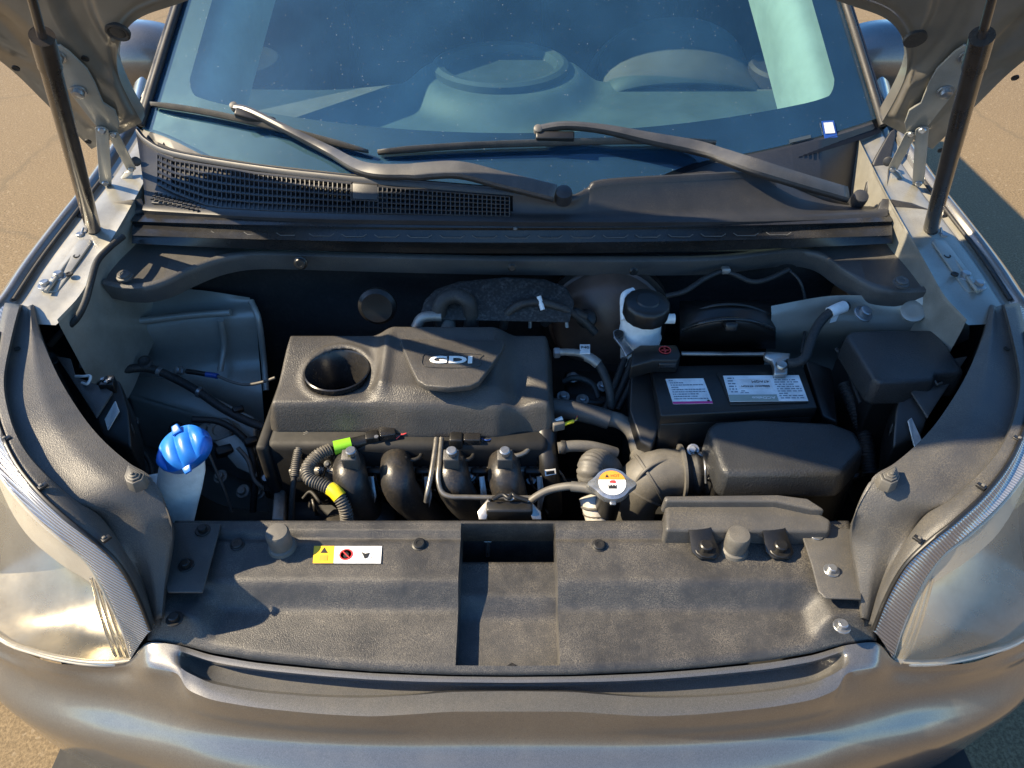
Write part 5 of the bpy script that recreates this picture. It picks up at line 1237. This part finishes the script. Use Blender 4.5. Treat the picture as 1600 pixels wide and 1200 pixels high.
bolt(W(1348, 491, 1.02), (.2, -.3, .9), .010, ZINC, car, 'earth_bolt')
# ================================================================== washer bottle
wb = thing('washer_bottle', 'white washer fluid filler neck with a blue cap', 'bottle', tuple(W(285, 815, .75)))
nk = []
for (uc, v, z, hw) in ((276, 835, .82, 26), (276, 815, .85, 27), (278, 790, .88, 31), (280, 762, .91, 36), (284, 735, .94, 37), (286, 712, .965, 34)):
    c = W(uc, v, z); k = hw / FOC * (c.y * math.cos(TH) + (CZ - z) * math.sin(TH))
    nk.append([c + Vector((k * math.cos(a), .6 * k * math.sin(a), .3 * k * math.sin(a))) for a in [2 * math.pi * q / 28 for q in range(28)]])
grid('neck', nk, WHITE, wb, closed=True)
prism('neck_ear', [W(230, 742, .905), W(252, 738, .905), W(254, 762, .895), W(246, 768, .895), W(236, 752, .90)], (0, 0, -.004), WHITE, wb, bevel=.001)
# cap: a scalloped oval dome tilted to the viewer
c0 = W(285, 703, .985); cax = Vector((-.22, -.50, .84)).normalized(); e1 = Vector((1, .35, .42)); e1 = (e1 - cax * e1.dot(cax)).normalized(); e2 = cax.cross(e1)
cap = []
for i in range(61):
    x = -1 + 2 * i / 60; hy = math.sqrt(max(0.0, 1 - min(1, abs(x)) ** 2.4)); row = []
    fl = abs(math.sin(x * 5.2 + .5)) ** .8
    for j in range(-1, 26):
        if j < 0 or j > 24: y = (-1 if j < 0 else 1); h = -.014
        else: y = -1 + 2 * j / 24; h = (.008 * (1 - x * x) ** .6 * (1 - .55 * y * y) + .0055 * fl * (1 - y ** 4)) * (1 - .5 * max(0, y) ** 2)
        row.append(c0 + e1 * x * .040 + e2 * y * hy * (.031 + .003 * y) + cax * h)
    cap.append(row)
grid('cap', cap, BLUE, wb, solid=.002, auto=40)
prism('cap_tongue', [c0 + e1 * a * .001 + e2 * b * .001 + cax * .004 for a, b in ((-8, -28), (6, -28), (4, -39), (-6, -39))], cax * -.004, BLUE, wb, bevel=.001)
prism('cap_tab', [c0 + e1 * a * .001 + e2 * b * .001 + cax * .012 for a, b in ((-2, 22), (14, 22), (11, 37), (1, 37))], cax * -.006, BLUE, wb, bevel=.0015)
# ================================================================== radiator filler
rd = thing('radiator_filler', 'metal radiator cap with orange and white label on its filler neck', 'radiator cap', tuple(W(955, 815, .80)))
rc = W(956, 757, .935); rax = Vector((0, -.22, 1)).normalized()
lathe('neck', rc, rax, [(.019, -.10), (.0195, -.02), (.024, -.012), (.026, -.004)], BLACK, rd, seg=28)
capv = []
for r, h in ((.0255, -.010), (.0275, -.008), (.0275, -.001), (.0265, .003), (.022, .0045), (.002, .0046)):
    row = []
    for q in range(72):
        a = 2 * math.pi * q / 72; ear = 1 + .36 * max(0, math.cos(2 * a)) ** 5 * (1 if r > .022 else 0); row.append((r * ear * math.cos(a), r * .98 * math.sin(a), h))
    capv.append(row)
ex = Vector((1, 0, 0)); ey = rax.cross(ex)
capv = [[rc + ex * a + ey * b + rax * h for a, b, h in row] for row in capv]
grid('cap', capv, ALU2 if False else plastic('cap_metal', (.55, .56, .56), .28, 0, dust=.2, dcol=(.3, .26, .2), dscale=60, metal=.85), rd, closed=True, auto=40)
def disc(name, lo_, hi_, rr, mat, par, lift):
    n_ = 28; pts = [rc + ex * rr * math.cos(R(lo_ + (hi_ - lo_) * k / n_)) + ey * rr * math.sin(R(lo_ + (hi_ - lo_) * k / n_)) + rax * lift for k in range(n_ + 1)]
    return prism(name, pts, rax * -.0004, mat, par, bevel=0)
cl_ = disc('cap_label', -195, 15, .0205, LABEL, rd, .0054)
disc('orange_field', 16, 164, .0205, ORANGE, cl_, .0055)
text('lettering', 'KCC', rc - ex * .0285 + rax * .0012, ex, ey, .004, INK, rd, ext=.0003)
text('lettering', '1.1', rc + ex * .0285 + rax * .0012, ex, ey, .004, INK, rd, ext=.0003)
mk('warning_triangle', [rc + ex * a + ey * b + rax * .0058 for a, b in ((-.010, .009), (-.004, .009), (-.007, .0145))], [(0, 1, 2)], INK, cl_)
text('lettering', 'HOT', rc + ex * .005 + ey * .0115 + rax * .0055, ex, ey, .0045, INK, cl_, ext=.0002)
prism('heat_symbol', [rc + ex * a * .001 + ey * b * .001 + rax * .0059 for a, b in ((-6, -10), (6, -10), (6, -3), (4, -6), (2, -3), (0, -6), (-2, -3), (-4, -6), (-6, -3))], rax * -.0003, INK, cl_, bevel=0)
prism('hand_symbol', [rc + ex * a * .001 + ey * b * .001 + rax * .0059 for a, b in ((-4, 0), (4, -1), (6, 1), (4, 4), (-1, 4), (-4, 2))], rax * -.0003, RED, cl_, bevel=0)
prism('cap_tab', [rc + ex * a * .001 + ey * b * .001 + rax * -.004 for a, b in ((-5, -26), (5, -26), (4, -31), (-4, -31))], rax * -.004, ZINC, rd, bevel=.001)
tube('overflow_hose', [W(818, 792, .87), W(838, 776, .885), W(860, 765, .895), W(885, 760, .905), W(905, 760, .91), W(930, 764, .915)], .0062, CARB, rd, seg=12)
tube('hose_sleeve', [W(893, 760, .908), W(915, 762, .912), W(936, 767, .915)], .0082, CARB, rd, seg=12, n=3)
rh = thing('radiator_hose', 'thick ribbed upper radiator hose with pale foil sleeve behind the radiator cap', 'hose', tuple(W(925, 800, .78)))
tube('ribbed_hose', [W(926, 752, .87), W(922, 735, .89), W(930, 722, .888), W(948, 728, .86), W(960, 750, .82)], .021, CARB, rh, seg=18, corr=(.005, .0010))
tube('pale_sleeve', [W(924, 775, .87), W(930, 795, .855), W(938, 822, .83)], .020, plastic('foil_sleeve', (.55, .53, .48), .5, 150, .6, dust=.4, dcol=(.3, .25, .18), dscale=40), rh, seg=18)
for k in range(3): lathe('sleeve_band', W(928 + k * 4, 790 + k * 12, .860 - k * .012), (.05, -.5, -.8), [(.0205, -.002), (.0215, -.001), (.0215, .001), (.0205, .002)], CARB, rh, seg=20)
# ================================================================== smaller fittings that fill the bay
def onL(u, v, z): return W(u, v, z)
# left side: chassis rail, pressed edge of the tower, bolts, hose along the wing, lower pipes
lw = [o for o in car.children if o.name.startswith('inner_wing')][0]
tube('tower_flange', [W(392, 470, .972), W(404, 500, .948), W(412, 560, .86), W(416, 610, .815)], .006, BAY, lw, seg=8)
tube('pressed_ridge', [W(165, 505, .952), W(230, 500, .948), (W(300, 492, .950)), W(360, 488, .955)], .007, BAY, lw, seg=8)
tube('pressed_ridge', [W(108, 470, 1.04), W(122, 500, .985), W(118, 540, .925), W(128, 575, .89)], .010, BAY, lw, seg=8)
tube('pressed_ridge', [W(345, 500, .948), W(350, 540, .885), W(344, 580, .845)], .006, BAY, lw, seg=8)
rl = bpy.data.objects.new('chassis_rail', None); C.objects.link(rl); rl.parent = car; rl.matrix_parent_inverse = Matrix.Translation(-car.location)
rl['label'] = 'grey painted chassis rail low on the left of the engine bay'
prism('rail', [W(188, 590, .835), W(215, 582, .842), W(262, 588, .84), (W(330, 615, .825)), W(400, 650, .80), W(400, 690, .775), W(330, 660, .785), W(250, 632, .80), W(200, 620, .815)], (0, -.02, -.12), BAY, rl, bevel=.008, bseg=3)
for u, v, z in ((207, 661, .79), (320, 672, .788), (392, 722, .75), (405, 770, .72), (380, 768, .72), (345, 745, .74)):
    bolt(W(u, v, z), (-.2, -.4, .9), .008, ALU, rl)
lathe('rail_grommet', W(275, 670, .79), (-.2, -.4, .9), [(.014, 0), (.014, .003), (.009, .004), (.004, .002)], RUBBER, rl, seg=16)
lathe('round_boss', W(344, 672, .80), (-.1, -.3, .9), [(.026, -.02), (.026, .0), (.022, .004), (.014, .004), (.012, .001)], ALU, rl, seg=24)
h8 = thing('brake_hose', 'black hose running down along the left inner wing behind the blue cap', 'hose', tuple(W(300, 620, .80)))
tube('hose', [W(158, 604, .93), W(172, 590, .92), W(200, 577, .905), W(235, 576, .89), W(270, 590, .875), W(310, 612, .86), W(345, 636, .845), W(378, 654, .835), W(412, 668, .825)], .008, RUBBER, h8, seg=12)
for u, v, z in ((250, 581, .883), (312, 613, .859)): lathe('hose_clip', W(u, v, z), (.8, -.3, -.2), [(.009, -.004), (.0105, -.003), (.0105, .003), (.009, .004)], ZINC, h8, seg=14)
h9 = thing('lower_loom', 'thin dark wiring hanging between washer neck and left end of the engine', 'wiring', tuple(W(350, 780, .68)))
for k, p in enumerate((((322, 700, .82), (335, 730, .79), (350, 765, .76), (362, 800, .72)), ((300, 655, .85), (345, 660, .83), (385, 690, .80), (398, 740, .76), (395, 800, .70)), ((200, 690, .86), (222, 705, .85), (236, 730, .84), (235, 760, .82)))):
    tube('wire', [W(*q) for q in p], (.0028, .006, .0035)[k], (CARB, RUBBER, RUBBER)[k], h9, seg=8)
# gearbox side and pump behind the intake hose, deep in shade
gb = thing('gearbox', 'dark cast gearbox housing deep between engine and battery tray', 'gearbox', tuple(W(930, 650, .60)))
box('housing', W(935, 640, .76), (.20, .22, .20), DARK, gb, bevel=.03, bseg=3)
box('top_cover', W(925, 612, .86), (.10, .09, .03), BLACK, gb, bevel=.008)
for u, v in ((895, 590), (942, 604), (910, 625), (880, 620)): bolt(W(u, v, .885), (0, -.2, 1), .007, ZINC, gb)
tube('vent_hose', [W(880, 596, .90), W(900, 590, .91), W(925, 600, .905), W(935, 622, .89)], .0055, RUBBER, gb, seg=10)
for k in range(3): tube('shift_cable', [W(1000 - k * 12, 560, .93), W(985 - k * 12, 600, .90), W(965 - k * 10, 640, .87)], .006, RUBBER, gb, seg=8)
# cable bundle and clips along the engine front
h10 = thing('injector_loom', 'flat black injector wiring running along the engine front below its cover', 'wiring', tuple(W(700, 700, .84)))
tube('loom', [W(470, 690, .885), W(520, 686, .888), W(580, 700, .885), W(650, 703, .885), W(720, 704, .883), W(790, 700, .883), W(840, 706, .88)], .0075, RUBBER, h10, seg=10)
for u in (545, 640, 755, 800): box('loom_clip', W(u, 700, .894), (.014, .012, .010), GLOSSB, h10, bevel=.002)
for k, (a, b) in enumerate(((660, 628), (742, 716), (812, 795))):
    tube('branch', [W(a, 702, .888), W(a - 6, 716, .89), W(b, 722, .892)], .0035, RUBBER, h10, seg=8)
    box('plug', W(b, 724, .894), (.018, .022, .014), BLACK, h10, rot=(R(20), 0, 0), bevel=.002)
# scattered fixings on the manifold
mo_ = man
for u, v, z in ((595, 712, .87), (668, 712, .87), (745, 712, .87), (736, 745, .85), (830, 750, .84), (583, 752, .845), (820, 735, .85)):
    lathe('flange_bolt', W(u, v, z), (0, -.5, .85), [(.008, -.004), (.008, .001), (.0055, .001), (.0055, .007), (.004, .008)], ZINC, mo_, seg=8)
lathe('throttle_flange', W(590, 808, .80), (.2, -.3, .8), [(.03, -.02), (.03, .0), (.024, .004)], BLACK, mo_, seg=24)
# right wing: pressings and bolts
rw = [o for o in car.children if o.name.startswith('inner_wing')][1]
tube('pressed_ridge', [W(1222, 485, .985), W(1290, 500, .975), W(1360, 505, .975), W(1430, 500, .99)], .007, BAY, rw, seg=8)
lathe('round_pressing', W(1427, 487, 1.03), (-.3, -.4, .8), [(.020, -.004), (.020, .003), (.015, .005), (.010, .004)], BAY, rw, seg=20)
# relay lid screws and cable at the fuse box
tube('fuse_loom', [W(1320, 600, .92), W(1336, 640, .90), W(1352, 690, .87), W(1360, 740, .84)], .012, RUBBER, fb, seg=12, corr=(.005, .001))
tube('fuse_cable', [W(1306, 545, .955), W(1318, 560, .95), W(1330, 590, .94), W(1345, 630, .93)], .004, RUBBER, fb, seg=8)
# scuffed pads on the firewall
pad = prism('felt_pad', [W(655, 500, d=1.325), W(662, 474, d=1.335), W(680, 456, d=1.343), W(715, 444, d=1.346), W(790, 437, d=1.35), W(850, 440, d=1.346), W(885, 452, d=1.34), W(898, 475, d=1.333), W(890, 505, d=1.328)], (0, .01, 0), plastic('scuffed_felt', (.012, .012, .012), .7, 220, .8, dust=.9, dcol=(.085, .082, .08), dscale=34), firewall, bevel=.003)
lathe('firewall_grommet', W(590, 478, d=1.37), (0, -1, .2), [(.035, -.004), (.035, .004), (.028, .010), (.012, .008)], BLACK, firewall, seg=28)
clip(W(470, 411, d=1.352), .010, BLACK, firewall, (0, -1, .2)); clip(W(800, 418, d=1.352), .006, BLACK, firewall, (0, -1, .2)); clip(W(990, 424, d=1.352), .006, BLACK, firewall, (0, -1, .2))

# more pipes, brackets and plugs low in front of the engine
clutter = eng
rr_ = random.Random(11)
for k in range(16):
    u = rr_.uniform(470, 850); v = rr_.uniform(745, 800); z = .87 - (v - 720) * .0011
    du = rr_.uniform(-60, 60)
    tube('vacuum_line', [W(u, v, z), W(u + du * .3, v - rr_.uniform(5, 18), z + .012), W(u + du * .7, v - rr_.uniform(-8, 14), z + .006), W(u + du, v + rr_.uniform(0, 20), z - .03)], rr_.choice((.0022, .003, .0042, .006)), rr_.choice((RUBBER, CARB, SILV, BLACK, MAN)), clutter, seg=7)
for k in range(12):
    u = rr_.uniform(480, 850); v = rr_.uniform(735, 805); z = .865 - (v - 720) * .0012
    box('plug', W(u, v, z), (rr_.uniform(.010, .026), rr_.uniform(.008, .018), rr_.uniform(.008, .018)), rr_.choice((BLACK, GLOSSB, CARB, ALU, COVER)), clutter, rot=(rr_.uniform(0, .8), rr_.uniform(-.5, .5), rr_.uniform(-.8, .8)), bevel=.002)
for u0, m_ in ((575, STEEL), (662, ALU), (748, STEEL), (838, ALU)):
    prism('stay', [W(u0, 745, .868), W(u0 + 9, 744, .868), W(u0 + 13, 775, .85), W(u0 + 7, 800, .82), W(u0, 800, .82), W(u0 + 3, 775, .85)], (0, .003, -.002), m_, clutter, bevel=.0008)
lb2 = rl
for u, v, z, s_ in ((350, 705, .79, .03), (392, 690, .81, .024), (372, 640, .845, .02)): box('sensor_plug', W(u, v, z), (s_, s_ * .6, s_ * .6), BLACK, lb2, rot=(.3, .2, .6), bevel=.003)
prism('bracket_plate', [W(335, 690, .80), W(372, 676, .81), W(398, 700, .79), W(402, 745, .76), W(370, 730, .77)], (0, 0, -.004), BAY, lb2, bevel=.002)
tube('earth_strap', [W(372, 700, .80), W(388, 720, .79), W(398, 750, .77), W(418, 768, .77)], .004, CARB, lb2, seg=8)
